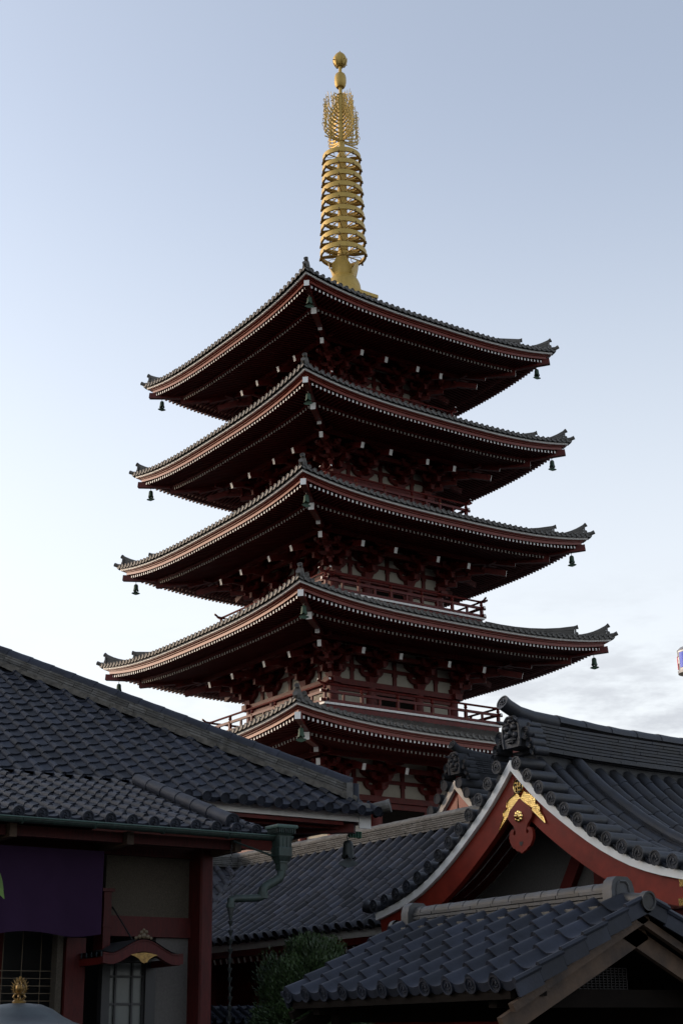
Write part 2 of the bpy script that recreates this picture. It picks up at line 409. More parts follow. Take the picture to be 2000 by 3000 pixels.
def pagoda_storey(i):
    w = WB[i]; zb = ZB[i]; wl = WL[i]; top = BAL.get(i + 1, 1.05) - .05
    # ---- tiles
    a = MB(); out_ = .12; we = w + out_; pitch = 2 * we / round(2 * we / .285); n = int(round(2 * we / pitch))
    for k in range(n):
        x0 = -we + k * pitch; x1 = x0 + pitch; rows = []
        dmax = we - top
        for q in range(8):
            d = dmax * q / 7
            e = we - d
            xa = max(-e, min(e, x0)); xb = max(-e, min(e, x1)); xm = (xa + xb) / 2
            rows.append([V(xa, -we + d, roof_z(i, xa, d - out_)), V(xm, -we + d, roof_z(i, xm, d - out_) - .025), V(xb, -we + d, roof_z(i, xb, d - out_))])
        strip_mesh(a, rows, 0, rn(.2, .8))
        xm = (x0 + x1) / 2                              # hanging lip of the eave pan tile
        zz = roof_z(i, xm, -out_)
        pts = [V(x0 + pitch * q / 6, -we - .01, roof_z(i, x0 + pitch * q / 6, -out_)) for q in range(7)]
        low = [p - V(0, 0, .035 + .045 * math.sin(PI * q / 6)) for q, p in enumerate(pts)]
        strip_mesh(a, [pts, low], 0, rn(.3, .7))
    for k in range(n + 1):
        x = -we + k * pitch; dmax = we - max(top, abs(x))
        if dmax < .08: continue
        path = [V(x, -we - .03 + (dmax + .03) * q / 5, roof_z(i, x, dmax * q / 5 - out_) + .01) for q in range(6)]
        a.tube(path, .078, 6, 0, rn(.2, .9), half=True, up=(0, 0, 1), cap=False)
        disc(a, path[0] + V(0, -.012, .012), (0, -1, 0), .088, n=10, deep=.04)
    roof = a.four().build('roof', 'tile_p', pag, smooth=True)
    # ---- hip ridges in two steps with upturned end tiles
    for k in range(4):
        b = MB()
        def corner(c, dz=0.0):   # a point on the diagonal at half width c
            return V(-c, -c, roof_z(i, c, w - c) + dz)
        rot = Matrix.Rotation(k * PI / 2, 3, 'Z')
        def stepped(c0, c1, h0, h1, wid):
            pts = [c0 + (c1 - c0) * q / 6 for q in range(7)]
            hs = [h0 + (h1 - h0) * (q / 6) ** 2.2 for q in range(7)]
            for L in range(4):
                for q in range(6):
                    za, zc = hs[q] * L / 4, hs[q + 1] * L / 4
                    p0 = corner(pts[q], hs[q] * (L + .5) / 4); p1 = corner(pts[q + 1], hs[q + 1] * (L + .5) / 4)
                    b.beam(p0, p1, wid * (1 if L % 2 else .9), hs[q] / 4 * .9, h2=hs[q + 1] / 4 * .9, t=rn(.2, .8))
            path = [corner(p, h) for p, h in zip(pts, hs)]
            d = (path[-1] - path[-2]).normalized()
            path.append(path[-1] + (d + V(0, 0, .12)).normalized() * .15)
            b.tube(path, [.075] * 7 + [.085], 8, 0, rn(.4, .7), up=(0, 0, 1))
            dd = (path[-1] - path[-2]).normalized()
            disc(b, path[-1] + dd * .012, dd, .095, n=12, deep=.05)
            # end plate with rounded shoulders
            e = corner(c1, 0); ax = V(-1, -1, 0).normalized(); sd = V(1, -1, 0).normalized()
            H = h1 + .02; Wd = wid * .95
            prof = [(-Wd, -.1), (Wd, -.1), (Wd * 1.05, H * .35), (Wd * .8, H * .8), (Wd * .4, H), (-Wd * .4, H), (-Wd * .8, H * .8), (-Wd * 1.05, H * .35)]
            b.prism([e + ax * .01 + sd * x + V(0, 0, z) for x, z in prof], ax * .07, 0, .55)
            b.ball(e + ax * .09 + V(0, 0, H * .42), .075, 8, 0, .4)
            for sg in (-1, 1): b.ball(e + ax * .07 + sd * sg * Wd * .75 + V(0, 0, H * .12), .07, 8, 0, .5)
        stepped(max(top + .05, 1.2), w - 1.02, .15, .45, .16)
        stepped(w - 1.15, w - .12, .08, .42, .15)
        c1 = w + .2
        b.tube([corner(w - .5, .05), corner(w - .1, .06), corner(w + .1, .08), V(-c1, -c1, roof_z(i, w, 0) + .14)], [.08, .08, .085, .09], 8, 0, .5)
        r = MB(); r.add(b, lambda p: rot @ p)
        r.build('hip_ridge', 'tile_p', roof, smooth=True)
    # ---- white eave band, dark gap, thin board and fascia
    def band(off, z0, z1, thick, mi, mb, m=0):
        ws = w - off; ns = 26
        P0 = []
        for q in range(ns + 1):
            x = -ws + 2 * ws * q / ns; sz = sori(i, x * w / ws, 0)
            P0.append((x, zb + sz))
        for (xa, za), (xb, zc) in zip(P0, P0[1:]):
            inner_a = max(-(ws - thick), min(ws - thick, xa)); inner_b = max(-(ws - thick), min(ws - thick, xb))
            mb.hexa([V(xa, -ws, za + z0), V(xb, -ws, zc + z0), V(inner_b, -ws + thick, zc + z0), V(inner_a, -ws + thick, za + z0)],
                    [V(xa, -ws, za + z1), V(xb, -ws, zc + z1), V(inner_b, -ws + thick, zc + z1), V(inner_a, -ws + thick, za + z1)], m)
    q_ = MB(); band(0, -.045, .045, .25, 0, q_); q_.four().build('eave_band', 'white', pag)
    q_ = MB(); band(.06, -.075, -.048, .3, 0, q_); band(.14, -.125, -.078, .3, 0, q_); band(.2, -.25, -.128, .14, 0, q_)
    q_.four().build('fascia_board', 'fascia', pag)
    # ---- rafters: two tiers with white ends
    ft = MB(); bt = MB(); sf = MB()
    sp = .19; nr = int((w - .35) / sp)
    dF0, dF1, dB0 = .27, 1.35, 1.19
    din = w - wl
    def zf(x, d): return zb - .29 + .06 * (d - dF0) + sori(i, x, d)
    def zbb(x, d): return zb - .45 + .13 * (d - dB0) + sori(i, x, d)
    for k in range(-nr, nr + 1):
        x = k * sp
        d1 = min(dF1, w - abs(x) - .04)
        if d1 > dF0 + .05: ft.beam((x, -w + dF0, zf(x, dF0)), (x, -w + d1, zf(x, d1)), .075, .10, m=0, mend=1)
        d1 = min(din + .1, w - abs(x) - .04)
        if d1 > dB0 + .05 and abs(x) < w - dB0 - .12:
            bt.beam((x, -w + dB0, zbb(x, dB0)), (x, -w + d1, zbb(x, d1)), .075, .095, m=0, mend=1)
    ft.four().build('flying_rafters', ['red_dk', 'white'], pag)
    bt.four().build('base_rafters', ['red_dk', 'white_dim'], pag)
    xs = [-1 + 2 * q / 24 for q in range(25)]
    rows = []
    for d in (dF0 - .02, .7, 1.3):
        rows.append([V(x * (w - d), -w + d, zf(x * (w - d), d) + .055) for x in xs])
    strip_mesh(sf, rows)
    rows = []
    for d in (dB0 - .02, 1.3, 2.2, 3.2, din + .2):
        rows.append([V(x * (w - d), -w + d, zbb(x * (w - d), d) + .06) for x in xs])
    strip_mesh(sf, rows)
    rows = []
    for q in range(25):     # board on the tips of the lower rafters
        x = xs[q] * (w - dB0)
        rows.append([V(x, -w + dB0 - .03, zbb(x, dB0) + .055), V(x, -w + dB0 - .03, zf(x, dB0) + .05)])
    strip_mesh(sf, rows)
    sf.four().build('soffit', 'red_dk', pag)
    # ---- corner beams
    for k in range(4):
        b = MB(); rot = Matrix.Rotation(k * PI / 2, 3, 'Z')
        c0 = w - .10
        z0 = zb + SORI - .40
        b.beam(V(-c0, -c0, z0), V(-(w - 1.5), -(w - 1.5), zf(w - 1.5, 1.5) - .05), .21, .25, mend=1)
        c1 = w - 1.17
        b.beam(V(-c1, -c1, zbb(c1, 1.17) - .10), V(-wl, -wl, zbb(wl, din) - .12), .22, .27, mend=1)
        r = MB(); r.add(b, lambda p: rot @ p); r.build('corner_beam', ['red', 'white'], pag)
    # ---- bracket storey
    hb = zb - 1.60                                        # centre of the head beam
    cT = wl + 2.04; zT = zb - .83                        # tips of the tail rafters
    s_ = wl / 3.0; xi = 1.2 * s_ if i > 1 else 1.33
    pil = [-wl, -xi, xi, wl]
    pw = MB()                                            # plaster wall behind the brackets
    pw.bb(-wl + .02, wl - .02, -wl + .03, -wl + .08, hb + .1, zb + .15)
    pw.four().build('bracket_wall', 'plaster', pag)
    bmk = MB()
    hw = wl + .36
    bmk.bb(-hw, hw, -wl - .19, -wl + .15, hb - .11, hb + .11)
    for z in (hb + .70, hb + 1.18): bmk.bb(-wl - .5, wl + .5, -wl - .06, -wl + .029, z - .07, z + .07)
    for q in range(3):                                   # central struts of each bay
        xc = (pil[q] + pil[q + 1]) / 2
        bmk.bb(xc - .08, xc + .08, -wl - .05, -wl + .028, hb + .11, hb + .63)
        bmk.bb(xc - .11, xc + .11, -wl - .07, -wl + .027, hb + .5, hb + .628)
        bmk.bb(xc - .08, xc + .08, -wl - .05, -wl + .028, hb + .77, hb + 1.11)
    for c_, z_ in ((wl + .75, zb - .55), (wl + 1.5, zb - .32)):   # purlins carried by the brackets
        bmk.bb(-c_ - .5, c_ + .5, -c_ - .07, -c_ + .07, z_ - .09, z_ + .09)
    bmk.four().build('tie_beam', 'red', pag)
    # one bracket set per pillar and face, corner sets with a diagonal arm
    def boat(mb, c, ax, L, h, w_):
        """bracket arm with rounded underside, its three bearing blocks on top"""
        ax = Vector(ax).normalized(); sd = V(-ax.y, ax.x, 0); c = Vector(c)
        pr = []
        for q in range(9):
            u = -1 + q / 4
            pr.append((u * L, -h / 2 + h * (max(0, abs(u) - .45) / .55) ** 2 * .95))
        pr += [(L, h / 2), (-L, h / 2)]
        mb.prism([c + ax * x - sd * w_ / 2 + V(0, 0, z) for x, z in pr], sd * w_)
        for u in (-.85, 0, .85):
            p = c + ax * (u * L)
            mb.hexa([p + V(x, y, h / 2) for x, y in ((-.07, -.07), (.07, -.07), (.07, .07), (-.07, .07))], [p + V(x, y, h / 2 + .13) for x, y in ((-.11, -.11), (.11, -.11), (.11, .11), (-.11, .11))])
    for k in range(4):
        rot = Matrix.Rotation(k * PI / 2, 3, 'Z')
        for q, x in enumerate(pil[:3] if True else pil):
            b = MB(); cor = q == 0
            y = -wl
            b.hexa([V(x + dx * .17, y - .02 + dy * .17, hb + .11) for dx, dy in ((-1, -1), (1, -1), (1, 1), (-1, 1))], [V(x + dx * .24, y - .02 + dy * .24, hb + .32) for dx, dy in ((-1, -1), (1, -1), (1, 1), (-1, 1))])
            boat(b, (x, y - .06, hb + .42), (1, 0, 0), .55, .2, .15)
            boat(b, (x, y - .06, hb + .90), (1, 0, 0), .72, .2, .15)
            dirs = [(V(0, -1, 0), 1.0)]
            if cor: dirs = [(V(0, -1, 0), 1.0), (V(-1, 0, 0), 1.0), (V(-1, -1, 0).normalized(), 1.414)]
            for d, sc in dirs:
                o0 = V(x, y, 0)
                for L, z in ((.55, hb + .42), (.98, hb + .66), (1.4, hb + .9)):
                    b.beam(o0 + d * (L * sc) + V(0, 0, z), o0 - d * .1 + V(0, 0, z), .15, .2)
                    p = o0 + d * (L * sc - .1) + V(0, 0, z)
                    b.box(p + V(0, 0, .15), (.22, .22, .12))
                    if z < hb + .8 or not cor: 
                        sdv = V(-d.y, d.x, 0)
                        boat(b, p + V(0, 0, .30), sdv, .5, .17, .13)
                # tail rafter with its white end
                b.beam(o0 + d * ((cT - wl) * sc) + V(0, 0, zT), o0 + V(0, 0, zT + .62), .15, .24, mend=1)
                if sc > 1.2:
                    b.beam(o0 + d * ((cT - wl) * sc + .4) + V(0, 0, zT + .40), o0 + V(0, 0, zT + .98), .17, .24, mend=1)
            r = MB(); r.add(b, lambda p: rot @ p); r.build('bracket_set', ['red', 'white'], pag)
        # right-hand corner of the face is the left-hand corner of the next one
    # ---- wall of the storey
    z0 = BALZ.get(i, 7.2) + .04; z1 = hb - .11
    wlM = MB()
    wlM.bb(-wl, wl, -wl + .04, -wl + .1, z0 - .3, z1)
    wlM.four().build('wall', 'plaster', pag)
    for k in range(4):
        rot = Matrix.Rotation(k * PI / 2, 3, 'Z')
        for x in pil[:3]:
            q_ = MB(); p_ = rot @ V(x, -wl, 0); q_.lathe([(.2, z0 - .3), (.2, z1)], 14, (p_.x, p_.y, 0)); q_.build('pillar', 'red', pag, smooth=True)
    tb = MB()
    tb.bb(-wl, wl, -wl - .06, -wl + .039, z1 - .22, z1 - .003)
    tb.bb(-wl, wl, -wl - .06, -wl + .039, z0 - .3, z0 + .14)
    for x in (-xi + .24, xi - .24): tb.bb(x - .05, x + .05, -wl - .04, -wl + .038, z0 + .14, z1 - .22)
    tb.four().build('wall_frame', 'red', pag)
    dm = MB()
    dm.bb(-xi + .29, xi - .29, -wl + .0, -wl + .035, z0 + .14, z1 - .22)
    for k in range(4):
        rot = Matrix.Rotation(k * PI / 2, 3, 'Z'); q_ = MB(); q_.add(dm, lambda p: rot @ p); q_.build('door_panel', 'dark_wood', pag)
    # ---- balcony
    if i in BAL:
        b_ = BAL[i]; zf_ = BALZ[i]
        fl = MB()
        fl.bb(-b_ + .1, b_ - .1, -b_ + .1, -wl + .3, zf_ - .035, zf_ + .03, 0)
        nb = int(2 * b_ / .235); pt = 2 * b_ / nb
        for k in range(nb):
            fl.bb(-b_ + k * pt + .004, -b_ + (k + 1) * pt - .004, -b_, -b_ + .1, zf_ - .04, zf_ + .04, 1)
        fl.bb(-b_ + .09, b_ - .09, -b_ + .07, -b_ + .3, zf_ - .29, zf_ - .042, 0)
        fl = fl.four(); fl.build('balcony_floor', ['red', 'white'], pag)
        rl = MB(); yr = -b_ + .09
        e = b_ + .12
        rl.beam((-e, yr, zf_ + .11), (e, yr, zf_ + .11), .10, .12, mend=1)
        rl.beam((e, yr, zf_ + .11), (e - .01, yr, zf_ + .11), .101, .121, mend=1)
        rl.beam((-e, yr, zf_ + .46), (e, yr, zf_ + .46), .09, .10, mend=1)
        rl.beam((e, yr, zf_ + .46), (e - .01, yr, zf_ + .46), .091, .101, mend=1)
        pth = [V(-e - .12, yr, zf_ + .86), V(-e + .05, yr, zf_ + .76), V(-b_ + .3, yr, zf_ + .735), V(b_ - .3, yr, zf_ + .735), V(e - .05, yr, zf_ + .76), V(e + .12, yr, zf_ + .86)]
        rl.tube(pth, .045, 8, 0, up=(0, 0, 1), mend=1)
        rl.tube([pth[-1], pth[-1] + V(.012, 0, .005)], .047, 8, 1, up=(0, 0, 1))
        npst = 6
        for k in range(npst):
            x = -b_ + .09 + (2 * b_ - .18) * k / (npst - 1)
            if k < npst - 1:
                rl.bb(x - .055, x + .055, yr - .057, yr + .057, zf_ + .03, zf_ + .52)
                rl.lathe([(.03, zf_ + .52), (.075, zf_ + .58), (.055, zf_ + .66), (.08, zf_ + .70)], 8, (x, yr, 0))
                if 0 < k: 
                    for z in (zf_ + .14, zf_ + .47): rl.ball((x, yr - .06, z), .028, 6, 2)
                xm = x + (2 * b_ - .18) / (npst - 1) / 2
                rl.bb(xm - .04, xm + .04, yr - .04, yr + .04, zf_ + .17, zf_ + .41)
        rl.four().build('balcony_railing', ['red', 'white', 'gilt_s'], pag, smooth=False)
for i in range(1, 6): pagoda_storey(i)
# podium hall under the pagoda
pd = MB()
pd.bb(-11.5, 11.5, -11.5, 11.5, 0, 5.6); pd.bb(-12, 12, -12, 12, 5.605, 5.95); pd.bb(-5.2, 5.2, -5.2, 5.2, 5.955, 7.0)
pd.build('podium', 'concrete', pag)
for kk in range(4):
    rot = Matrix.Rotation(kk * PI / 2, 3, 'Z')
    for k in range(9):
        x = -10.4 + k * 2.6; fl = MB(); q_ = MB()
        q_.bb(x - .9, x + .9, -11.56, -11.49, .5, 4.6); fl.add(q_, lambda p: rot @ p); fl.build('window', 'dark_glass', pag)
rl = MB()
rl.beam((-11.8, -11.8, 6.9), (11.8, -11.8, 6.9), .1, .12); rl.beam((-11.8, -11.8, 6.4), (11.8, -11.8, 6.4), .08, .1)
for k in range(13): rl.bb(-11.8 + k * 1.966 - .06, -11.8 + k * 1.966 + .06, -11.86, -11.74, 5.95, 7.05)
rl.four().build('podium_railing', 'red', pag)

# ---- spire
sp = bpy.data.objects.new('spire', None); COL.objects.link(sp); sp.parent = pag
b = MB()
b.bb(-1.0, 1.0, -1.0, 1.0, 32.5, 33.5); 
for sx in (-1, 1):
    for sy in (-1, 1): b.bb(sx * .95 - .08, sx * .95 + .08, sy * .95 - .08, sy * .95 + .08, 32.5, 33.497)
for k in range(3):
    x = -.55 + .55 * k
    b.bb(x - .06, x + .06, -1.03, 1.03, 32.5, 33.494); b.bb(-1.028, 1.028, x - .06, x + .06, 32.5, 33.492)
b.bb(-1.12, 1.12, -1.12, 1.12, 33.5, 33.66); b.bb(-1.06, 1.06, -1.06, 1.06, 33.44, 33.499); b.bb(-.95, .95, -.95, .95, 33.662, 33.75)
b.build('dew_basin', 'gold', sp)
b = MB(); b.lathe([(.80, 33.75), (.80, 34.0), (.76, 34.3), (.66, 34.55), (.5, 34.75), (.36, 34.84), (.3, 34.9)], 28); b.build('dome', 'gold', sp, smooth=True)
b = MB()
nseg = 64                                              # lotus cup with four scalloped petals
rows = []
for q in range(nseg + 1):
    a = 2 * PI * q / nseg + PI / 4 * 0
    s4 = abs(math.sin(2 * a)); hh = .2 + .55 * min(1, s4 * 1.25) ** 1.1 - .07 * max(0, 1 - abs(s4 - .62) / .12) - .05 * max(0, 1 - (1 - s4) / .02)
    pts = []
    for k in range(6):
        z = 34.72 + hh * k / 5; r = .50 + .14 * (k / 5) ** .8 + .07 * max(0, k / 5 - .5) * 2
        pts.append(V(r * math.cos(a), r * math.sin(a), z))
    rows.append(pts)
strip_mesh(b, rows)
rows2 = [[p * 1 - V(p.x, p.y, 0).normalized() * .03 for p in r] for r in rows]; strip_mesh(b, rows2)
b.lathe([(0.2, 34.74), (.5, 34.72), (.5, 34.78), (.2, 34.85)], 24)
b.build('lotus_petals', 'gold', sp, smooth=True)
b = MB()
b.lathe([(.24, 34.8), (.235, 36.3), (.225, 36.4), (.215, 41.3), (.16, 41.35), (.15, 44.72), (.082, 44.75), (.078, 47.0)], 16)
for z in (36.1, 42.05, 43.2, 44.7): b.lathe([(.16, z - .03), (.185 if z > 41 else .27, z), (.16, z + .03)], 16)
b.build('shaft', 'gold', sp, smooth=True)
RZ = [41.09, 40.47, 39.84, 39.2, 38.56, 37.9, 37.26, 36.59, 35.91]
for q, z in enumerate(RZ):
    r = .91 + .17 * q / 8; b = MB(); hgt = .235
    b.lathe([(r, z - hgt / 2), (r, z + hgt / 2), (r - .05, z + hgt / 2), (r - .05, z - hgt / 2), (r, z - hgt / 2)], 48)
    b.lathe([(r - .05, z - hgt / 2 + .02), (r - .11, z - hgt / 2 + .02), (r - .11, z - hgt / 2 + .05), (r - .05, z - hgt / 2 + .05)], 48)
    b.lathe([(.22, z - .1), (.265, z - .1), (.265, z + .1), (.22, z + .1)], 16)
    for k in range(8):
        a = 2 * PI * (k + 1) / 8; ca, sa = math.cos(a), math.sin(a); n_ = V(-sa, ca, 0); e_ = V(ca, sa, 0)
        if k in (2, 6):                               # broad blades to either side
            b.prism([e_ * .24 - n_ * .05 + V(0, 0, z - .04), e_ * .5 - n_ * .16 + V(0, 0, z - .04), e_ * (r - .06) - n_ * .1 + V(0, 0, z - .04), e_ * (r - .06) + n_ * .1 + V(0, 0, z - .04), e_ * .5 + n_ * .16 + V(0, 0, z - .04), e_ * .24 + n_ * .05 + V(0, 0, z - .04)], (0, 0, .03))
        b.beam(e_ * .22 + V(0, 0, z), e_ * (r - .03) + V(0, 0, z), .035, .05)
        for sg in ((-1, 1) if k % 2 else ()):        # scrolls between the spokes
            pts = []
            for m_ in range(9):
                t = m_ / 8; rr = .42 + (r - .47) * t; aa = a + sg * (.36 * math.sin(PI * t))
                pts.append(V(rr * math.cos(aa), rr * math.sin(aa), z - .01))
            b.tube(pts, .014, 5)
        p = e_ * (r + .01)                            # small bell on the rim
        a2 = 2 * PI * k / 8; p = V(math.cos(a2), math.sin(a2), 0) * (r + .012)
        b.lathe([(.012, z - .04), (.035, z - .07), (.042, z - .14), (.055, z - .19), (.045, z - .19), (.03, z - .1)], 8, (p.x, p.y, 0), m=1)
    b.build('ring', ['gold', 'old_gilt'], sp, smooth=True)
for k in range(4):                                     # four openwork flame fins
    b = MB(); rot = Matrix.Rotation(k * PI / 2, 3, 'Z'); rr_ = random.Random(3 + k)
    z0, z1, L = 42.02, 44.74, 1.02
    def outl(t):  # fin width up the shaft
        return L * (1 - .05 * t - .42 * max(0, (t - .45) / .55) ** 2)
    def tend(pts, r0):
        n_ = len(pts)
        b.tube([V(0, -p[0], p[1]) for p in pts], [r0 * (1 - .75 * (q / (n_ - 1)) ** 1.5) for q in range(n_)], 5, up=(1, 0, 0))
    b.beam(V(0, -.1, z0 + .02), V(0, -L * .95, z0 + .03), .03, .05)
    for q, (zo, xt, zt) in enumerate(((.03, 1.0, .42), (.12, 1.03, .78), (.3, 1.04, 1.08), (.5, 1.04, 1.38), (.75, 1.02, 1.68), (1.0, .99, 2.02), (1.2, .95, 2.4), (1.4, .8, 2.62), (1.6, .55, 2.68), (1.8, .37, 2.74), (2.05, .2, 2.76))):
        xt *= .95; pts = []
        for m_ in range(17):
            t = m_ / 16; u = 1 - t
            x = u ** 3 * .1 + 3 * u * u * t * (.1 + .95 * (xt - .1)) + 3 * u * t * t * xt * .98 + t ** 3 * xt
            z = u ** 3 * zo + 3 * u * u * t * (zo + .12 * (zt - zo)) + 3 * u * t * t * (zo + .5 * (zt - zo)) + t ** 3 * zt
            x += .04 * math.sin(t * 10 + q * 1.3) * min(1, 2 * t); pts.append((x, z0 + z))
        tend(pts, .045)
        for br, sg in ((.2, -1), (.36, 1), (.52, -1), (.7, -1)):   # tongues that curl off the main stroke and meet the next one
            m_ = int(br * 16); x, z = pts[m_]
            if x > .97 * L: continue
            cur = []; rad = .1 + .03 * rr_.random()
            for m2 in range(9):
                an = -.3 + m2 * .62
                cur.append((x + sg * rad * (math.cos(an) - .95) * (1 if sg > 0 else 1) + .02 * m2 * sg, z + rad * 1.35 * math.sin(an) + .022 * m2))
            tend(cur, .03)
    for z in (z0 + .2, z0 + 1.0, z0 + 1.8, z0 + 2.5): b.box((0, -.16, z), (.05, .06, .05), 0)
    r = MB(); r.add(b, lambda p: rot @ p); r.build('flame_fin', 'gold', sp, smooth=True)
b = MB(); b.lathe([(0.0, 45.14), (.14, 45.14), (.2, 45.16), (.255, 45.26), (.285, 45.42), (.29, 45.58), (.28, 45.74), (.24, 45.88), (.16, 45.96), (.08, 45.98), (0, 45.98)], 20); b.build('dragon_ball', 'gold', sp, smooth=True)
b = MB()
b.lathe([(0.0, 46.36), (.1, 46.36), (.16, 46.36), (.26, 46.45), (.32, 46.6), (.33, 46.72), (.31, 46.86), (.25, 47.0), (.15, 47.12), (.04, 47.2), (.02, 47.28), (0, 47.3)], 20)
for k in range(8):
    a = 2 * PI * k / 8
    pts = []
    for q in range(7):
        t = q / 6; hw = .13 * math.sin(PI * (.18 + .82 * t) * .62) * (1 if t < .75 else (1 - t) / .25 * .8 + .2)
        z = 46.4 + .42 * t; rad = .26 + .1 * math.sin(PI * min(1, t * 1.05) * .62)
        pts.append((rad, z, hw))
    rows = [[V(r_ * math.cos(a + s_ * h_ / r_), r_ * math.sin(a + s_ * h_ / r_), z_) for s_ in (-1, -.4, .4, 1)] for r_, z_, h_ in pts]
    strip_mesh(b, rows)
    if k % 2 == 0: b.lathe([(.03, 0), (.03, .05), (0, .08)], 6, (.35 * math.cos(a), .35 * math.sin(a), 46.62), (math.cos(a), math.sin(a), 0))
b.build('jewel', 'gold', sp, smooth=True)

# ---- wind bells
def bell_parts(root, k=1.0, mats=('green', 'green', 'black')):
    L = root.location
    c = MB(); c.tube([L + V(0, 0, 0), L + V(.015 * k, 0, -.04 * k), L + V(-.01 * k, 0, -.09 * k), L + V(0, 0, -.15 * k)], .012 * k, 6); c.build('hook', mats[2], root)
    c = MB()
    z = L.z - .14 * k
    c.lathe([(0.015 * k, z), (.02 * k, z - .02 * k), (.05 * k, z - .025 * k), (.082 * k, z - .05 * k), (.095 * k, z - .1 * k), (.1 * k, z - .2 * k), (.112 * k, z - .28 * k)], 16, (L.x, L.y, 0))
    n_ = 32; top = []; low = []
    for q in range(n_ + 1):
        a = 2 * PI * q / n_; r_ = .112 * k; dz = .07 * abs(math.cos(2 * a)) ** .7 * k
        top.append(V(L.x + r_ * math.cos(a), L.y + r_ * math.sin(a), z - .28 * k)); low.append(V(L.x + r_ * 1.12 * math.cos(a), L.y + r_ * 1.12 * math.sin(a), z - .28 * k - dz))
    strip_mesh(c, [top, low])
    c.build('bell_body', mats[0], root, smooth=True)
    c = MB()
    c.tube([V(L.x, L.y, z - .1 * k), V(L.x, L.y, z - .36 * k)], .008 * k, 5)
    pr = [(-.2, -.44), (-.17, -.40), (-.1, -.385), (-.05, -.34), (.05, -.34), (.1, -.385), (.17, -.40), (.2, -.44), (.14, -.47), (.08, -.49), (0, -.51), (-.08, -.49), (-.14, -.47)]
    rr = V(.817, -.576, 0)
    a = rn(-.5, .5); rr = Matrix.Rotation(a, 3, 'Z') @ rr; nn = V(-rr.y, rr.x, 0)
    c.prism([V(L.x, L.y, z) + rr * (x * k * .95) + V(0, 0, q * k) for x, q in pr], nn * .015 * k)
    c.build('clapper_plate', mats[1], root)
NAMES = {1: 'lowest', 2: 'second lowest', 3: 'middle', 4: 'second highest', 5: 'top'}
for i in range(1, 6):
    for kk, (sx, sy), nm in ((0, (-1, -1), 'near'), (1, (-1, 1), 'left'), (2, (1, -1), 'right')):
        if i == 1 and kk: continue
        c = WB[i] - .52
        z = ZB[i] + SORI - .53 - .02
        t = thing('wind_bell', '%s bronze wind bell hanging under the %s corner of the %s pagoda roof' % ('green' if kk == 0 else 'dark', nm, NAMES[i]), 'wind bell', (sx * c, sy * c, z), 'wind bells at the pagoda corners')
        bell_parts(t)

# ------------------------------------------------------------------ temple hall on the left: hipped main roof, lean-to porch roof in front
hall = thing('temple_hall', 'grey tiled temple hall with hipped roof, red posts and lower porch roof on the left', 'temple hall', (-30, -26, 0))
X0 = -41.0  # hall's unseen left run, made long enough to shade the pavilion
TH = math.atan(.589); CT, ST = math.cos(TH), math.sin(TH)
def Pmain(u, v, h): return (u, -30.2 + v * CT - h * ST, 4.93 + v * ST + h * CT)
mr = MB()
tiles(mr, Pmain, -21.06 - .306 * 66, -21.06, 0, 11.5, .306, .262)
for k in range(66):
    u = -21.06 - .306 * 66 + k * .306 + .306 * .16
    if u < -21.3: disc(mr, Pmain(u, -.035, .03), (0, -CT, -ST * .55), .078, n=14)
main_roof = mr.build('main_roof', 'tile', hall, smooth=True, clip=[((-21.16, -30.2, 0), (1, 1, 0)), ((-41.0, -30.2, 0), (-1, 1, 0))])
def Pside(u, v, h): return (-21.16 - v * CT + h * ST, u, 4.93 + v * ST + h * CT)
mr = MB(); tiles(mr, Pside, -30.2, -30.2 + .306 * 98, 0, 11.5, .306, .285)
mr.build('side_roof', 'tile', hall, smooth=True, clip=[((-21.16, -30.2, 0), (-1, -1, 0)), ((-21.16, -.2, 0), (-1, 1, 0))])
mr = MB()
mr.quad((-31.1, -20.3, 10.75), (-31.1, -10.1, 10.75), (X0, -.2, 4.93), (X0, -30.2, 4.93)); mr.poly([(-31.1, -10.1, 10.75), (-21.2, -.2, 4.93), (X0, -.2, 4.93)]); mr.build('back_roof', 'tile', hall)  # unseen depth and ridge height of the hall, enlarged to shade the right-hand gable
def zh(y): return 4.93 + .589 * (y + 30.2)
hr = MB()
pth = [V(-51.36 - y, y, zh(y) + .07) for y in (-29.82, -28.4, -26.8, -25.2, -23.6, -22.0, -20.3)]
ridge(hr, pth, .25, [.044, .042, .042, .042], .34, .12, rseg=.42, roll_m=1)
ridge(hr, [V(-31.1, -20.3, 10.72), V(-31.1, -10.1, 10.72)], .34, [.06] * 7, .4, .13, rseg=.5, roll_m=1)
hr.box(V(-21.53, -29.83, 5.24), (.32, .09, .32), 0, .55, ax=(V(1, 1, 0).normalized(), V(-1, 1, 0).normalized(), V(0, 0, 1)))
hr.tube([V(-21.49, -29.87, 5.08), V(-21.49, -29.87, 5.40)], .07, 12, 1, .6)
hr.tube([V(-21.6, -29.76, 5.06), V(-21.3, -30.06, 5.0), V(-21.1, -30.26, 5.04)], [.085, .085, .1], 12, 0, .5)
disc(hr, V(-21.095, -30.265, 5.042), (1, -1, .25), .105)
hr.build('hip_ridge', ['noshi_b', 'tile'], main_roof)
hm = MB()
for q in range(58):
    y = -29.9 + q * .16; a = rn(.135, .155)
    hm.beam(V(-51.36 - y, y, zh(y) + .035), V(-51.36 - y - .16, y + .16, zh(y + .16) + .035), a * 2, rn(.06, .1))
hm.build('ridge_mortar', 'mortar', main_roof)
em = MB()
em.bb(X0, -21.28, -29.97, -29.93, 4.795, 4.93); em.bb(-21.32, -21.28, -29.928, -.5, 4.795, 4.93)
em.bb(-21.5, -21.282, -30.0, -29.971, 4.70, 4.928)
em.build('eave_board', 'white', hall)
em = MB()
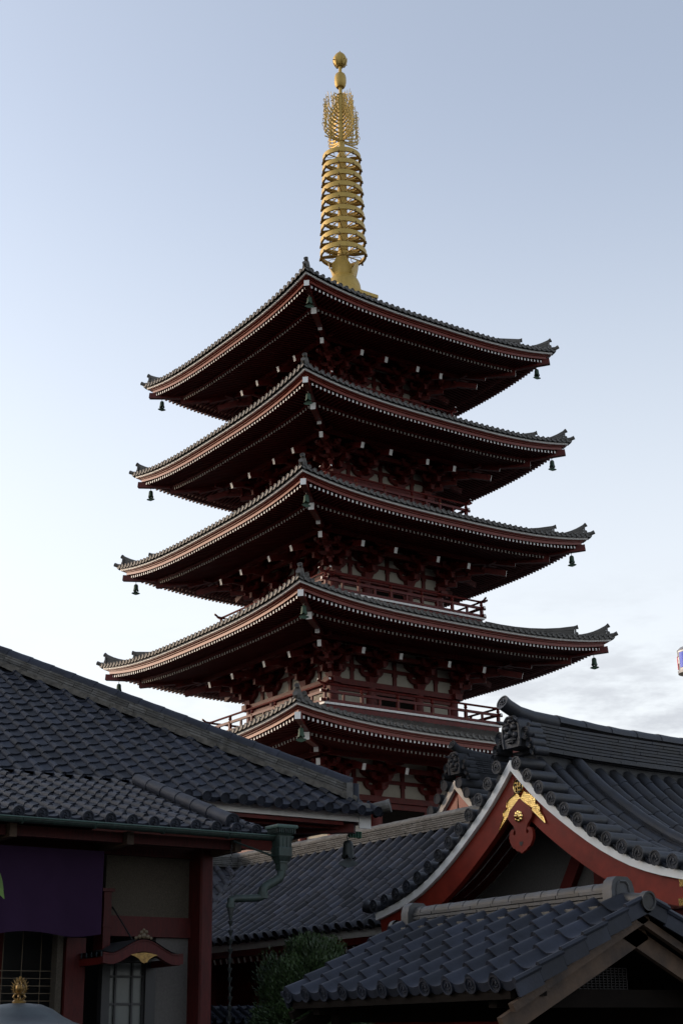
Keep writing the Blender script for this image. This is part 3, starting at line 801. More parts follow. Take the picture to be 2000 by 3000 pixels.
em.bb(X0, -21.5, -29.68, -29.56, 4.70, 4.81); em.bb(X0, -22.2, -29.05, -28.95, 4.4, 4.62); em.bb(-21.72, -21.6, -29.5, -.5, 4.70, 4.81)
em.bb(X0, -21.75, -29.92, -29.69, 4.735, 4.79)
em.build('eave_purlin', 'red', hall)
em = MB()
em.quad((X0, -29.95, 4.835), (-21.3, -29.95, 4.835), (-25.6, -25.6, 5.3), (X0, -25.6, 5.3)); em.quad((-21.3, -29.95, 4.835), (-21.3, -.4, 4.835), (-25.6, -.4, 5.3), (-25.6, -25.6, 5.3))
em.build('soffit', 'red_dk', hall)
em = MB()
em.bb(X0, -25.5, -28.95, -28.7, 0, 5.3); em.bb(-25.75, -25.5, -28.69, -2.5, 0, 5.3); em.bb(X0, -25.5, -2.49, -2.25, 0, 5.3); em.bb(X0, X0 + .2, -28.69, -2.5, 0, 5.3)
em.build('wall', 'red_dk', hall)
em = MB()
for q in range(5): em.bb(-21.36 + q * .05, -21.33 + q * .05, -29.54, -29.5, 4.62, 4.72)
em.build('louver', 'louver', hall)
bt = MB()
bt.beam(V(-21.45, -29.8, 4.72), V(-22.6, -28.65, 4.75), .16, .14); bt.build('corner_beam', 'red', hall)
# porch roof
T2 = math.atan(.345); C2, S2 = math.cos(T2), math.sin(T2)
def Pporch(u, v, h): return (u, -34.28 + v * C2 - h * S2, 3.85 + v * S2 + h * C2)
mr = MB(); tiles(mr, Pporch, -25.87 - .262 * 58, -25.87, 0, 2.75, .262, .212, [(q, h * .8) for q, h in S_PROF], step=.022, apron=.03)
for k in range(58):
    u = -25.87 - .262 * 58 + k * .262 + .262 * .16
    disc(mr, Pporch(u, -.03, .025), (0, -1, -.2), .07, n=14, detail=1 if k > 42 else 0)
porch = mr.build('porch_roof', 'tile', hall, smooth=True)
mr = MB()
ss = [Pporch(-26.34, v, .075) for v in (.12, .6, 1.0, 1.4, 1.8, 2.2, 2.6)]
for a, b in zip(ss, ss[1:]): mr.tube([a, (Vector(a) + Vector(b)) / 2, b], [.088, .084, .08], 12, 0, rn(.45, .7))
disc(mr, Vector(ss[0]) + V(0, -.012, 0), (0, -1, -.3), .095, detail=1)
mr.build('verge_roll', 'tile', porch, smooth=True)
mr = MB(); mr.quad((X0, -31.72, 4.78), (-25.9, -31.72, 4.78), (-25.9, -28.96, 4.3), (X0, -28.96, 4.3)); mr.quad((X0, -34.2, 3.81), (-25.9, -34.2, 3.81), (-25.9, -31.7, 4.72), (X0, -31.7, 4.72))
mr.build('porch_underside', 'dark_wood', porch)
gt = MB()
n_ = 8
ring_ = [(math.cos(PI + PI * q / n_) * .055, math.sin(PI + PI * q / n_) * .055) for q in range(n_ + 1)]
strip_mesh(gt, [[V(x, -34.37 + a, 3.80 + b_) for a, b_ in ring_] for x in (X0, -25.66)])
gt.tube([V(X0, -34.425, 3.80), V(-25.66, -34.425, 3.80)], .009, 6, 1)
for k in range(14):
    x = -26.5 - k * .82
    gt.tube([V(x, -34.31, 3.80), V(x, -34.24, 3.86)], .012, 5); gt.tube([V(x, -34.43, 3.80), V(x, -34.39, 3.742), V(x, -34.33, 3.75), V(x, -34.3, 3.80)], .011, 5)
for k in range(9):
    x = -26.1 - k * 1.8; strip_mesh(gt, [[V(xx, -34.37 + a * 1.08, 3.80 + b_ * 1.08) for a, b_ in ring_] for xx in (x, x - .05)])
gt.build('gutter', ['copper', 'copper_lt'], hall)
pm = MB()
for a, b in ((-41, -30.3), (-30.2, -28.98), (-28.88, -27.62), (-27.52, -26.25)): pm.bb(a, b, -34.02, -33.9, 3.665, 3.775)
pm.build('porch_purlin', 'red_hall', hall)
for x in (-30.25, -28.93, -27.57, -26.2): pm = MB(); pm.bb(x - .04, x + .04, -34.1, -33.3, 3.64, 3.78); pm.build('beam_end', 'wood', hall)
# porch front wall, y = -33.28
wm = MB(); wm.bb(-27.44, -26.34, -33.28, -33.2, 2.95, 3.63); wm.build('plaster_panel', 'rough_plaster', hall)
wm = MB(); wm.bb(-26.78, -26.34, -33.28, -33.2, 0.0, 2.73); wm.build('white_panel', 'shaded_plaster', hall)
wm = MB(); wm.bb(-27.44, -26.34, -33.33, -33.201, 2.735, 2.955); wm.bb(X0, -26.34, -33.33, -33.202, 3.625, 3.76); wm.build('wall_beam', 'red_hall', hall)
wm = MB()
wm.prism([V(-26.365, -33.54, 0), V(-26.345, -33.56, 0), V(-26.22, -33.56, 0), V(-26.2, -33.54, 0), V(-26.2, -33.26, 0), V(-26.365, -33.26, 0)], (0, 0, 3.72))
wm.build('corner_post', 'red_hall', hall)
wm = MB(); wm.bb(-27.93, -27.7, -33.38, -33.2, 0, 2.7); wm.build('door_post', 'red_hall', hall)
wm = MB(); wm.bb(-28.02, -27.95, -33.34, -33.2, 0, 3.2); wm.build('grey_jamb', 'rough_plaster', hall)
wm = MB(); wm.bb(-27.53, -27.44, -33.44, -33.21, 2.45, 3.2); wm.bb(-27.56, -27.41, -33.46, -33.19, 3.2, 3.235); wm.bb(-27.54, -27.43, -33.45, -33.205, 2.82, 2.85); wm.build('bracket_post', 'red_hall', hall)
wm = MB()
wm.bb(-27.45, -27.36, -33.3, -33.2, 0, 2.62); wm.bb(-26.91, -26.785, -33.3, -33.2, 0, 2.62); wm.bb(-27.36, -26.91, -33.3, -33.2, 2.46, 2.62); wm.bb(-28.95, -27.95, -33.19, -33.1, 3.0, 3.6)
wm.bb(X0, -26.36, -31.5, -31.4, 0, 3.6); wm.bb(-26.44, -26.36, -33.19, -31.5, 0, 3.9); wm.build('dark_boarding', 'black', hall)
dr = MB(); dr.bb(-27.355, -26.915, -33.235, -33.22, 0, 2.455); door = dr.build('grid_door', 'glass', hall)
dr = MB()
for x in (-27.345, -27.263, -27.055, -26.92): dr.bb(x - .011, x + .011, -33.262, -33.236, 0, 2.455)
for z in (2.306, 2.015, 1.72, 1.43, 1.1): dr.bb(-27.355, -26.915, -33.258, -33.2365, z - .012, z + .012)
dr.build('door_muntins', 'black', door)
lt = MB()
for q in range(20): lt.bb(-29.6, -27.99, -33.235, -33.225, 2.353 - q * .077 - .0035, 2.353 - q * .077 + .0035)
for q in range(5): lt.bb(-29.0 + q * .22 - .004, -29.0 + q * .22 + .004, -33.15, -33.14, .8, 2.9)
lt.build('brass_lattice', 'dull_brass', hall)
lt = MB(); lt.bb(-28.47, -28.33, -32.6, -32.5, 0, 3.2); lt.bb(-29.02, -28.9, -32.2, -32.1, 0, 3.4); lt.build('inner_post', 'red_dk', hall)
# little bow-fronted canopy over the door
def kara(u):            # u in -1..1 : top line of the canopy front
    a = abs(u); return .155 * (0.5 + 0.5 * math.cos(PI * min(1, a * 1.12))) + .018 * max(0, a - .72) / .28
cn = MB(); us = [-1 + 2 * q / 32 for q in range(33)]
xc, hwid, yf = -27.285, .485, -33.95
for a, b in zip(us, us[1:]):
    def pt(u, top): return V(xc + u * hwid, yf, 2.505 + kara(u) - (0 if top else .115 + .01 * math.cos(u * 2)))
    p = [pt(a, 0), pt(b, 0), pt(b, 1), pt(a, 1)]; d = V(0, .07, 0)
    cn.hexa([p[0], p[1], p[1] + d, p[0] + d], [p[3], p[2], p[2] + d, p[3] + d])
for a, b in zip(us, us[1:]):
    p = [V(xc + a * hwid * .97, yf + .04, 2.40 + kara(a) * .9), V(xc + b * hwid * .97, yf + .04, 2.40 + kara(b) * .9)]
    cn.hexa([p[0], p[1], p[1] + V(0, .05, 0), p[0] + V(0, .05, 0)], [q + V(0, 0, .05) for q in (p[0], p[1], p[1] + V(0, .05, 0), p[0] + V(0, .05, 0))])
canopy = cn.build('canopy', 'red_hall', hall)
cn = MB()
strip_mesh(cn, [[V(xc + u * hwid * 1.02, yf - .01, 2.515 + kara(u)) for u in us], [V(xc + u * hwid * 1.02, -33.3, 2.515 + kara(u)) for u in us]])
strip_mesh(cn, [[V(xc + u * hwid * 1.02, yf - .01, 2.49 + kara(u)) for u in us], [V(xc + u * hwid * 1.02, -33.3, 2.49 + kara(u)) for u in us]])
for q in range(6): cn.bb(xc - hwid * 1.03, xc - hwid * 1.0, yf + .02 + q * .12, yf + .03 + q * .12, 2.48, 2.53)
cn.build('canopy_roof', 'bronze', canopy, smooth=True)
cn = MB(); cn.bb(xc - hwid, xc - hwid + .05, -33.88, -33.3, 2.40, 2.47); cn.bb(xc + hwid - .05, xc + hwid, -33.88, -33.3, 2.40, 2.47); cn.build('canopy_bearers', 'red_dk', canopy)
cn = MB()
pr = [(-.145, .075), (-.1, .06), (-.06, .035), (-.03, .0), (0, -.012), (.03, .0), (.06, .035), (.1, .06), (.145, .075), (.08, .09), (0, .1), (-.08, .09)]
cn.prism([V(xc + x * 1.15, yf - .012, 2.425 + z) for x, z in pr], (0, .01, 0)); cn.build('gilt_pendant', 'old_gilt', canopy)
cn = MB()
for x, z, r_ in ((0, 2.70, .035), (-.05, 2.69, .026), (.05, 2.69, .026), (-.09, 2.675, .02), (.09, 2.675, .02), (-.025, 2.735, .024), (.03, 2.74, .024), (0, 2.76, .018)): cn.ball((xc + x, yf + .02, z), r_, 8, 0, .5, 1, .6, 1)
cn.build('gilt_crest', 'dull_brass', canopy, smooth=True)
cn = MB(); cn.tube([V(-27.35, -33.29, 3.05), V(-27.35, -33.8, 2.66)], .009, 6); cn.build('canopy_stay', 'black', canopy)
# copper hopper, downpipe
hx, hy = -25.82, -34.42
dp = MB()
def sq(mb, pr, cx, cy, m=0):
    for (a, z0), (b, z1) in zip(pr, pr[1:]):
        mb.hexa([V(cx + x * a, cy + y * a, z0) for x, y in ((-1, -1), (1, -1), (1, 1), (-1, 1))], [V(cx + x * b, cy + y * b, z1) for x, y in ((-1, -1), (1, -1), (1, 1), (-1, 1))], m)
sq(dp, [(.05, 3.42), (.052, 3.50), (.085, 3.57), (.088, 3.66), (.078, 3.68), (.082, 3.80), (.1, 3.83), (.125, 3.88)], hx, hy)
sq(dp, [(.134, 3.88), (.138, 3.895), (.138, 3.91), (.13, 3.918)], hx, hy, 1)
for q in range(9):
    for sx in (-1, 1):
        dp.box((hx - .1 + q * .025, hy + sx * .115, 3.85), (.008, .02, .05)); dp.box((hx + sx * .115, hy - .1 + q * .025, 3.85), (.02, .008, .05))
    if q % 2: dp.box((hx - .1 + q * .025, hy - .081, 3.73), (.008, .012, .12))
for z in (3.575, 3.5): sq(dp, [(.062 if z < 3.55 else .092, z), (.062 if z < 3.55 else .092, z + .016)], hx, hy)
dp.tube([V(hx, hy, 3.45), V(hx, hy, 3.39), V(hx - .03, hy, 3.33), V(hx - .21, hy, 3.235), V(hx - .245, hy, 3.20), V(hx - .25, hy, 3.14)], .052, 10)
dp.tube([V(hx - .25, hy, 3.17), V(hx - .25, hy, 3.10)], .06, 10); dp.tube([V(hx - .25, hy, 3.15), V(hx - .27, hy, 3.115), V(hx - .31, hy, 3.105), V(hx - .62, hy, 3.085), V(hx - .66, hy, 3.07), V(hx - .665, hy, 2.99)], .042, 10)
dp.tube([V(hx - .665, hy, 3.03), V(hx - .665, hy, 2.985)], .05, 10)
dp.tube([V(-26.33, -34.2, 3.74), V(hx - .03, hy + .03, 3.56)], .012, 6)
dp.build('downpipe', ['copper', 'copper_lt'], hall, smooth=True)
rc = thing('rain_chain', 'thin dark chain of bronze cups hanging from the copper downpipe beside the red corner post', 'rain chain', (hx - .665, hy, 2.98))
c = MB(); z = 2.985
c.lathe([(.012, z - .13), (.036, z - .02), (.034, z), (.0, z)], 10, (hx - .665, hy, 0))
for q in range(12):
    z = 2.84 - q * .098; xo = hx - .665 + .004 * math.sin(q)
    c.lathe([(.01, z - .05), (.03, z), (.032, z + .006), (.024, z)], 9, (xo, hy, 0))
    c.tube([V(xo, hy, z - .05), V(xo + .004, hy, z - .098)], .005, 5)
    c.tube([V(xo, hy + .012, z), V(xo, hy + .012, z + .05)], .004, 4)
c.tube([V(hx - .665, hy, 3.0), V(hx - .665, hy, 2.84)], .006, 5)
c.build('chain', 'bronze_dk', rc, smooth=True)
c = MB()
for q in range(24): c.ball((hx - .645 + .01 * math.sin(q * 2.1), hy + .03, 3.66 - q * .024), .008, 6, 0, .5, .6, 1, 1.4)
c.build('stay_chain', 'black', rc)
# purple curtain
cu = MB(); rows = []
for q in range(15):
    t = q / 14; row = []
    for k in range(61):
        x = -31.2 + (3.51 - .0) * k / 60
        xr = x + .0
        bot = 2.69 + .035 * math.sin((x + 28.9) * 4.2) * 1.0 + (.055 * max(0, (x + 28.25) / .55) ** 1.4 if x > -28.25 else 0)
        z = 3.60 + (bot - 3.60) * t
        xr -= .035 * t * max(0, (x + 29.5) / 1.8)
        yy = -33.72 + (.06 * math.sin(x * 5.1) + .03 * math.sin(x * 11 + 1)) * t - .03 * t * t
        row.append(V(xr, yy, z))
    rows.append(row)
strip_mesh(cu, rows); strip_mesh(cu, [[p + V(0, .006, 0) for p in r] for r in rows])
o = cu.build('curtain', 'purple', None, smooth=True); tag(o, 'deep purple cloth curtain hanging under the eaves of the left hall', 'curtain')
# bell under the hall corner
t = thing('wind_bell', 'large dark bronze bell hanging below the left hall roof corner before grey tiles', 'wind bell', (-21.5, -29.68, 4.68), None)
bell_parts(t, .85, ('bronze_dk', 'bronze', 'black'))

# ------------------------------------------------------------------ middle hall with the long tiled slope and the inner valley
mid = thing('side_hall', 'low hall behind the downpipe with long grey tiled slope, white eave board and red rafters', 'temple hall', (-17, -24, 0))
def Pb(u, v, h):
    q = v / 3.6; x = 3.0 * q; z = 3.41 + 1.99 * (.82 * q + .18 * q * q)
    sl = 1.99 / 3.0 * (.82 + .36 * q); l = math.hypot(1, sl)
    return (-20.07 + x - h * sl / l, -u, z + h / l)
PAN = [(0, .0), (.15, -.01), (.5, -.03), (.85, -.01), (1, 0)]
def tiled_slope(Pf, u0, u1, v1, pitch, r, course, parent, matn, clip=None, name='roof', detail=0):
    a = MB(); tiles(a, Pf, u0, u1, 0, v1, pitch, course, PAN, step=.016, lip=.02, jit=.002, apron=.05)
    n = int(round((u1 - u0) / pitch)); us_ = [u0 + k * pitch for k in range(n + 1)]
    rolls(a, Pf, us_, -.05, v1, r, course * 1.25)
    for u in us_:
        p0 = Vector(Pf(u, -.06, r * .45)); p1 = Vector(Pf(u, .05, r * .45)); disc(a, p0, p0 - p1, r * 1.12, detail, deep=.05)
    ro = a.build(name, matn, parent, smooth=True, clip=clip)
    return ro
midr = tiled_slope(Pb, 18.6, 18.6 + .327 * 33, 3.6, .327, .078, .27, mid, 'tile_b', clip=[((-20.07, -22.2, 0), (-1, 1, 0))])
def Pw(u, v, h):
    q = v / 3.6; y = 3.0 * q; z = 3.41 + 1.99 * (.82 * q + .18 * q * q)
    sl = 1.99 / 3.0 * (.82 + .36 * q); l = math.hypot(1, sl)
    return (u, -22.2 + y - h * sl / l, z + h / l)
wing = tiled_slope(Pw, -25.3, -25.3 + .327 * 25, 3.6, .327, .078, .27, mid, 'tile_b', clip=[((-20.07, -22.2, 0), (1, -1, 0))], name='wing_roof')
a = MB()
for q in range(14):
    t0, t1 = q / 14, (q + 1) / 14
    def vp(t): return V(-20.07 + 3 * t, -22.2 + 3 * t, 3.41 + 1.99 * (.82 * t + .18 * t * t) + .05)
    a.beam(vp(t0), vp(t1), .16, .02)
a.tube([vp(q / 10) + V(.02, -.02, .03) for q in range(11)], .014, 5)
a.build('valley_gutter', 'black', midr)
rg = MB(); ridge(rg, [V(-17.07, -19.1, 5.34), V(-17.07, -22, 5.33), V(-17.07, -29.2, 5.345)], .34, [.05, .042, .042, .042, .042, .05], .3, .10, rseg=.5)
rg.build('ridge', 'noshi_b', midr)
rg = MB(); ridge(rg, [V(-25.3, -19.2, 5.34), V(-17.0, -19.2, 5.34)], .34, [.05, .042, .042, .042, .042, .05], .3, .10); rg.build('ridge', 'noshi_b', wing)
a = MB(); a.quad((-17.07, -19.2, 5.36), (-17.07, -29.2, 5.36), (-14.0, -29.2, 3.4), (-14.0, -19.2, 3.4)); a.quad((-25.3, -19.2, 5.36), (-14, -19.2, 5.36), (-14, -16.2, 3.4), (-25.3, -16.2, 3.4)); a.build('back_roof', 'tile_b', mid)
a = MB(); a.bb(-19.96, -19.92, -29.3, -22.1, 3.235, 3.365); a.bb(-25.3, -19.96, -22.12, -22.08, 3.235, 3.365); a.build('eave_board', 'white', mid)
a = MB(); a.bb(-19.95, -19.85, -29.3, -22.0, 3.12, 3.232); a.bb(-25.3, -19.9, -22.0, -21.9, 3.19, 3.3); a.build('fascia_board', 'red', mid)
a = MB()
for k in range(32):
    y = -22.43 - k * .221; a.beam((-19.86, y, 3.06), (-18.5, y, 3.42), .066, .10, mend=1)
a.build('rafters', ['red_dk', 'white'], mid)
a = MB(); a.quad((-19.75, -29.3, 3.2), (-19.75, -22, 3.2), (-18.4, -22, 3.55), (-18.4, -29.3, 3.55)); a.build('soffit', 'red_dk', mid)
a = MB(); a.bb(-18.6, -18.4, -29.3, -19, 0, 3.6); a.bb(-25.3, -18.6, -20.8, -20.6, 0, 3.6); a.bb(-14.6, -14.4, -29.3, -17, 0, 3.4); a.build('wall', 'red', mid)
for y in (-22.6, -24.4, -26.2, -28.0):
    a = MB(); a.bb(-18.72, -18.52, y - .1, y + .1, 0, 3.3); a.build('post', 'red', mid)
a = MB(); a.bb(-18.68, -18.55, -29.3, -22, 2.55, 2.75); a.bb(-18.68, -18.55, -29.3, -22, 1.5, 1.62); a.build('wall_beam', 'red', mid)

# ------------------------------------------------------------------ curved gables facing the courtyard
CURVE = [(0, 5.36), (.25, 5.11), (.5, 4.88), (.75, 4.675), (1.0, 4.49), (1.25, 4.315), (1.5, 4.15), (1.75, 4.0), (2.0, 3.87), (2.25, 3.755), (2.5, 3.665), (2.75, 3.59), (3.0, 3.53), (3.25, 3.475), (3.5, 3.43), (4.0, 3.36), (4.6, 3.30)]
def gable_hall(root, xC, y0, zs, k, aL, aR, length, detail, tm='tile_c', wm_='white'):
    """zs: height of the curve's apex; k: scale; aL, aR: how far each slope runs out (in curve units)"""
    def pts(s, amax):
        r = []
        for i_, (a, z) in enumerate(CURVE):
            if a > amax:
                a0, z0_ = CURVE[i_ - 1]; f = (amax - a0) / (a - a0); r.append((amax, z0_ + (z - z0_) * f)); break
            r.append((a, z))
        return [(y0 + s * a * k, zs + (z - 5.36) * k) for a, z in r]
    def nrm(P_, i_):
        a = P_[max(0, i_ - 1)]; b = P_[min(len(P_) - 1, i_ + 1)]
        dy, dz = b[0] - a[0], b[1] - a[1]; l = math.hypot(dy, dz); n = (-dz / l, dy / l)
        return n if n[1] > 0 else (-n[0], -n[1])
    def sweep(mb, s, amax, n0, n1, x0, x1, m=0, mitre=True):
        P_ = pts(s, amax); L_ = []
        for i_, (y, z) in enumerate(P_):
            n = nrm(P_, i_)
            if i_ == 0:
                P2 = P_[1]; d = math.hypot(P2[0] - y, P2[1] - z); n = (0, abs(1 / ((P2[0] - y) / d)) if True else 1)
            L_.append((y, z, n))
        for (y, z, n), (y2, z2, n2) in zip(L_, L_[1:]):
            mb.hexa([V(x0, y + n[0] * n0, z + n[1] * n0), V(x0, y2 + n2[0] * n0, z2 + n2[1] * n0), V(x1, y2 + n2[0] * n0, z2 + n2[1] * n0), V(x1, y + n[0] * n0, z + n[1] * n0)],
                    [V(x0, y + n[0] * n1, z + n[1] * n1), V(x0, y2 + n2[0] * n1, z2 + n2[1] * n1), V(x1, y2 + n2[0] * n1, z2 + n2[1] * n1), V(x1, y + n[0] * n1, z + n[1] * n1)], m)
    def arc(s, amax):
        P_ = pts(s, amax)[::-1]; Ls = [0]
        for a, b in zip(P_, P_[1:]): Ls.append(Ls[-1] + math.hypot(b[0] - a[0], b[1] - a[1]))
        def f(v):
            for i_ in range(len(P_) - 1):
                if v <= Ls[i_ + 1] or i_ == len(P_) - 2:
                    t = (v - Ls[i_]) / (Ls[i_ + 1] - Ls[i_]); a, b = P_[i_], P_[i_ + 1]
                    y, z = a[0] + (b[0] - a[0]) * t, a[1] + (b[1] - a[1]) * t
                    na, nb = nrm(P_, i_), nrm(P_, i_ + 1); ny, nz = na[0] + (nb[0] - na[0]) * t, na[1] + (nb[1] - na[1]) * t
                    l = math.hypot(ny, nz); return y, z, ny / l, nz / l
        return f, Ls[-1]
    for s, amax in ((1, aL), (-1, aR)):
        f, LL = arc(s, amax)
        def Pc(u, v, h):
            y, z, ny, nz = f(v); return (u, y + ny * (h + .085 * k), z + nz * (h + .085 * k))
        a = MB(); tiles(a, Pc, xC + .42 * k, xC + .42 * k + .3 * k * int((length - .5) / (.3 * k)), 0, LL, .3 * k, .3 * k, PAN, step=.014, lip=.02, jit=.002, apron=.05)
        us_ = [xC + .78 * k + .3 * k * q for q in range(int((length - .9) / (.3 * k)))]
        rolls(a, Pc, us_, -.05, LL - .06, .092 * k, .42 * k, .0, n=8); rf = a.build('roof', tm, root, smooth=True)
        a = MB()                                       # verge: roll running down, short rolls looking out over the gable
        rolls(a, Pc, [xC + .46 * k], -.05, LL - .02, .062 * k, .36 * k, .07 * k, n=8)
        v = LL - .16 * k; j = 0
        while v > .05:
            t = rn(.3, .7)
            p0 = V(*Pc(xC - .07 * k, v, .06 * k)); p1 = V(*Pc(xC + .44 * k, v, .06 * k))
            a.tube([p0, p1], .088 * k, 14, 0, t); disc(a, p0 - V(.01, 0, 0), (-1, 0, 0), .1 * k, detail, n=18, deep=.04)
            v2 = v - .31 * k
            if v2 > .02:                               # drooping pan tile between two rolls
                for layer in range(2 if detail else 1):
                    up = []; lo_ = []
                    for q in range(7):
                        vv = v - .31 * k * q / 6; sag = math.sin(PI * q / 6)
                        up.append(V(*Pc(xC - .015 * k + layer * .02, vv, .055 * k - .05 * k * sag))); lo_.append(V(*Pc(xC - .01 * k + layer * .02, vv, .03 * k - .075 * k * sag - layer * .02)))
                    strip_mesh(a, [up, lo_], 0, t)
                    back = [p + V(.42 * k, 0, 0) for p in up]; strip_mesh(a, [up, back], 0, rn(.3, .7))
            v = v2; j += 1
        p = V(*Pc(xC + .1, -.02, .05 * k)); y_, z_, ny, nz = f(0)
        d = V(0, s * nz, -s * ny if s > 0 else ny)
        e = V(*Pc(xC + .06, .12, .05 * k)); e2 = V(*Pc(xC + .04, -.16, .09 * k)); e3 = V(*Pc(xC + .02, -.24, .14 * k)); a.tube([e, e2, e3], [.07 * k, .085 * k, .105 * k], 12)
        a.build('verge_tiles', tm, rf, smooth=True)
        if detail:
            a = MB(); n_ = 22
            path = [V(*Pc(xC + 1.2 * k, LL - .12 - (LL - .3) * q / n_, .0)) for q in range(n_ + 1)]
            ridge(a, path, .2 * k, [.05, .045, .045, .045], .42, .088 * k, rseg=.45)
            a.build('descending_ridge', tm, rf, smooth=True)
        a = MB(); sweep(a, s, amax, -.06 * k, .05 * k, xC, xC + .05 * k); a.build('verge_board', wm_, root)
        a = MB(); sweep(a, s, amax - .02, -.40 * k, -.062 * k, xC + .07 * k, xC + .16 * k); sweep(a, s, amax - .04, -.36 * k, -.064 * k, xC + .161 * k, xC + .22 * k)
        a.build('bargeboard', 'red_barge', root)
        a = MB(); sweep(a, s, amax, -.05 * k, .03 * k, xC + .051 * k, xC + length); a.build('roof_deck', 'white', root)
        a = MB()
        for q in range(4): sweep(a, s, amax - .05, -.1 * k, -.052 * k, xC + (.28 + q * .22) * k, xC + (.41 + q * .22) * k)
        a.build('verge_rafters', 'red_dk', root)
    # wall under the gable
    a = MB()
    P_ = [(y, z) for y, z in pts(1, aL - .5)][::-1] + [(y, z) for y, z in pts(-1, aR - .5)][1:]
    P_ = [(y, z - .1 * k) for y, z in P_]; zb_ = min(z for y, z in P_)
    a.prism([V(xC + 1.12 * k, y, z) for y, z in P_] , (.12, 0, 0)); a.build('gable_wall', 'shaded_plaster' if detail else 'red_barge', root)
    a = MB(); a.bb(xC + 1.05 * k, xC + length - .3, P_[-1][0] + .05, P_[0][0] - .05, 0, zb_ - .003); a.build('wall', 'red_dk', root)
    return pts
gh = thing('gabled_hall', 'hall with big curved tiled gable, red bargeboards and gilt fittings on the right', 'temple hall', (-18, -32.6, 0))
GX, GY = -20.65, -32.595
gp = gable_hall(gh, GX, GY, 5.36, 1.0, 3.38, 4.6, 7.4, 1)
a = MB()
for (y_a, z_a), (y_b, z_b), w_ in (((-32.29, 3.3), (-32.95, 4.28), .2),): a.beam(V(GX + 1.06, y_a, z_a), V(GX + 1.06, y_b, z_b), w_, .1, up=(1, 0, 0))
a.build('gable_strut', 'red_dk', gh)
a = MB(); a.bb(GX + 1.02, GX + 1.118, -33.36, -33.12, 3.3, 4.3); a.build('gable_post', 'red_dk', gh)
a = MB(); a.bb(GX + .98, GX + 1.117, -36.5, -29.8, 3.2, 3.42); a.build('gable_tie_beam', 'red', gh)
# ridge with demon-face end tile and upturned roll
a = MB()
path = [V(GX + .32, GY, 5.56), V(GX + 1.2, GY, 5.52), V(GX + 2.5, GY, 5.50), V(GX + 7.3, GY, 5.49)]
ridge(a, path, .56, [.06], .6, .1, roll=False); 
path = [p + V(0, 0, .06) for p in path]
ridge(a, path, .36, [.05] * 8, .5, .1, roll=False, taper=.004)
top = [V(GX + .95, GY, 6.06), V(GX + 2.2, GY, 6.0), V(GX + 7.3, GY, 5.97)]
ridge(a, top, .2, [.02], .6, .13, rseg=.55)
a.tube([V(GX + .95, GY, 6.07), V(GX + .5, GY, 6.10), V(GX + .22, GY, 6.15), V(GX + .02, GY, 6.23), V(GX - .08, GY, 6.28)], [.125, .118, .11, .108, .112], 16, 0, .5)
disc(a, V(GX - .09, GY, 6.285), (-1, 0, .45), .116, 1, n=20)
a.bb(GX + .4, GX + 7.2, GY - .14, GY + .14, 5.2, 5.57, t=.1)
gridge = a.build('ridge', 'tile_c', gh, smooth=True)
def demon_tile(parent, x, y, z, k, tm='tile_c'):
    b = MB(); 
    pr = [(-.19, 0), (-.215, .12), (-.21, .3), (-.17, .42), (-.09, .49), (.09, .49), (.17, .42), (.21, .3), (.215, .12), (.19, 0)]
    b.prism([V(x, y + p * k, z + q * k) for p, q in pr], (.3 * k, 0, 0), 0, .6)
    pr2 = [(p * 1.0, q) for p, q in pr]
    for (p, q), (p2, q2) in zip(pr2, pr2[1:]): b.tube([V(x, y + p * .93 * k, z + q * k), V(x, y + p2 * .93 * k, z + q2 * k)], .028 * k, 6, 0, .6)
    def bl(p, q, r, sx=.7, sy=1, sz=1, t=.55): b.ball((x - .01 * k, y + p * k, z + q * k), r * k, 10, 0, t, sx, sy, sz)
    for s_ in (-1, 1):
        bl(s_ * .085, .315, .062, .9, 1.15, .8); bl(s_ * .08, .30, .034, 2.0, t=.35); bl(s_ * .1, .38, .05, .8, 1.3, .6)
        bl(s_ * .1, .19, .055, .8); bl(s_ * .05, .2, .035, 1.1)
        b.tube([V(x, y + s_ * .12 * k, z + .40 * k), V(x - .07 * k, y + s_ * .17 * k, z + .415 * k), V(x - .14 * k, y + s_ * .2 * k, z + .44 * k)], [.035 * k, .025 * k, .004 * k], 7, 0, .5)
        b.tube([V(x - .03 * k, y + s_ * .06 * k, z + .13 * k), V(x - .045 * k, y + s_ * .06 * k, z + .06 * k)], [.018 * k, .004 * k], 6, 0, .8)
        for r_, dy, dz in ((.11, .31, .19), (.085, .40, .02), (.075, .47, -.11)):       # scrolled fins down both sides
            b.tube([V(x + .02, y + s_ * dy * k, z + dz * k), V(x + .30 * k, y + s_ * dy * k, z + dz * k)], r_ * k, 14, 0, rn(.4, .6))
            for q in range(3): b.lathe([(r_ * k * (.95 - .3 * q), 0), (r_ * k * (.9 - .3 * q), .02 * k), (r_ * k * (.75 - .3 * q), .0)], 14, (x + .02, y + s_ * dy * k, z + dz * k), (-1, 0, 0), 0, .45)
        for q in range(3): b.tube([V(x + .1 * k, y + s_ * (.3 + .05 * q) * k, z + (.33 - .1 * q) * k), V(x + .34 * k, y + s_ * (.3 + .05 * q) * k, z + (.33 - .1 * q) * k)], .045 * k, 10, 0, .5)
    bl(0, .225, .055, 1.3, 1.1, .9); bl(0, .27, .03, 1.2, .8, 1.6); bl(0, .12, .1, .5, 1.3, .35, .3); bl(0, .085, .07, .7, 1.2, .35); bl(0, .43, .05, .8, 1.2, .7)
    b.build('demon_face_tile', tm, parent, smooth=True)
demon_tile(gridge, GX + .06, GY, 5.62, .92)
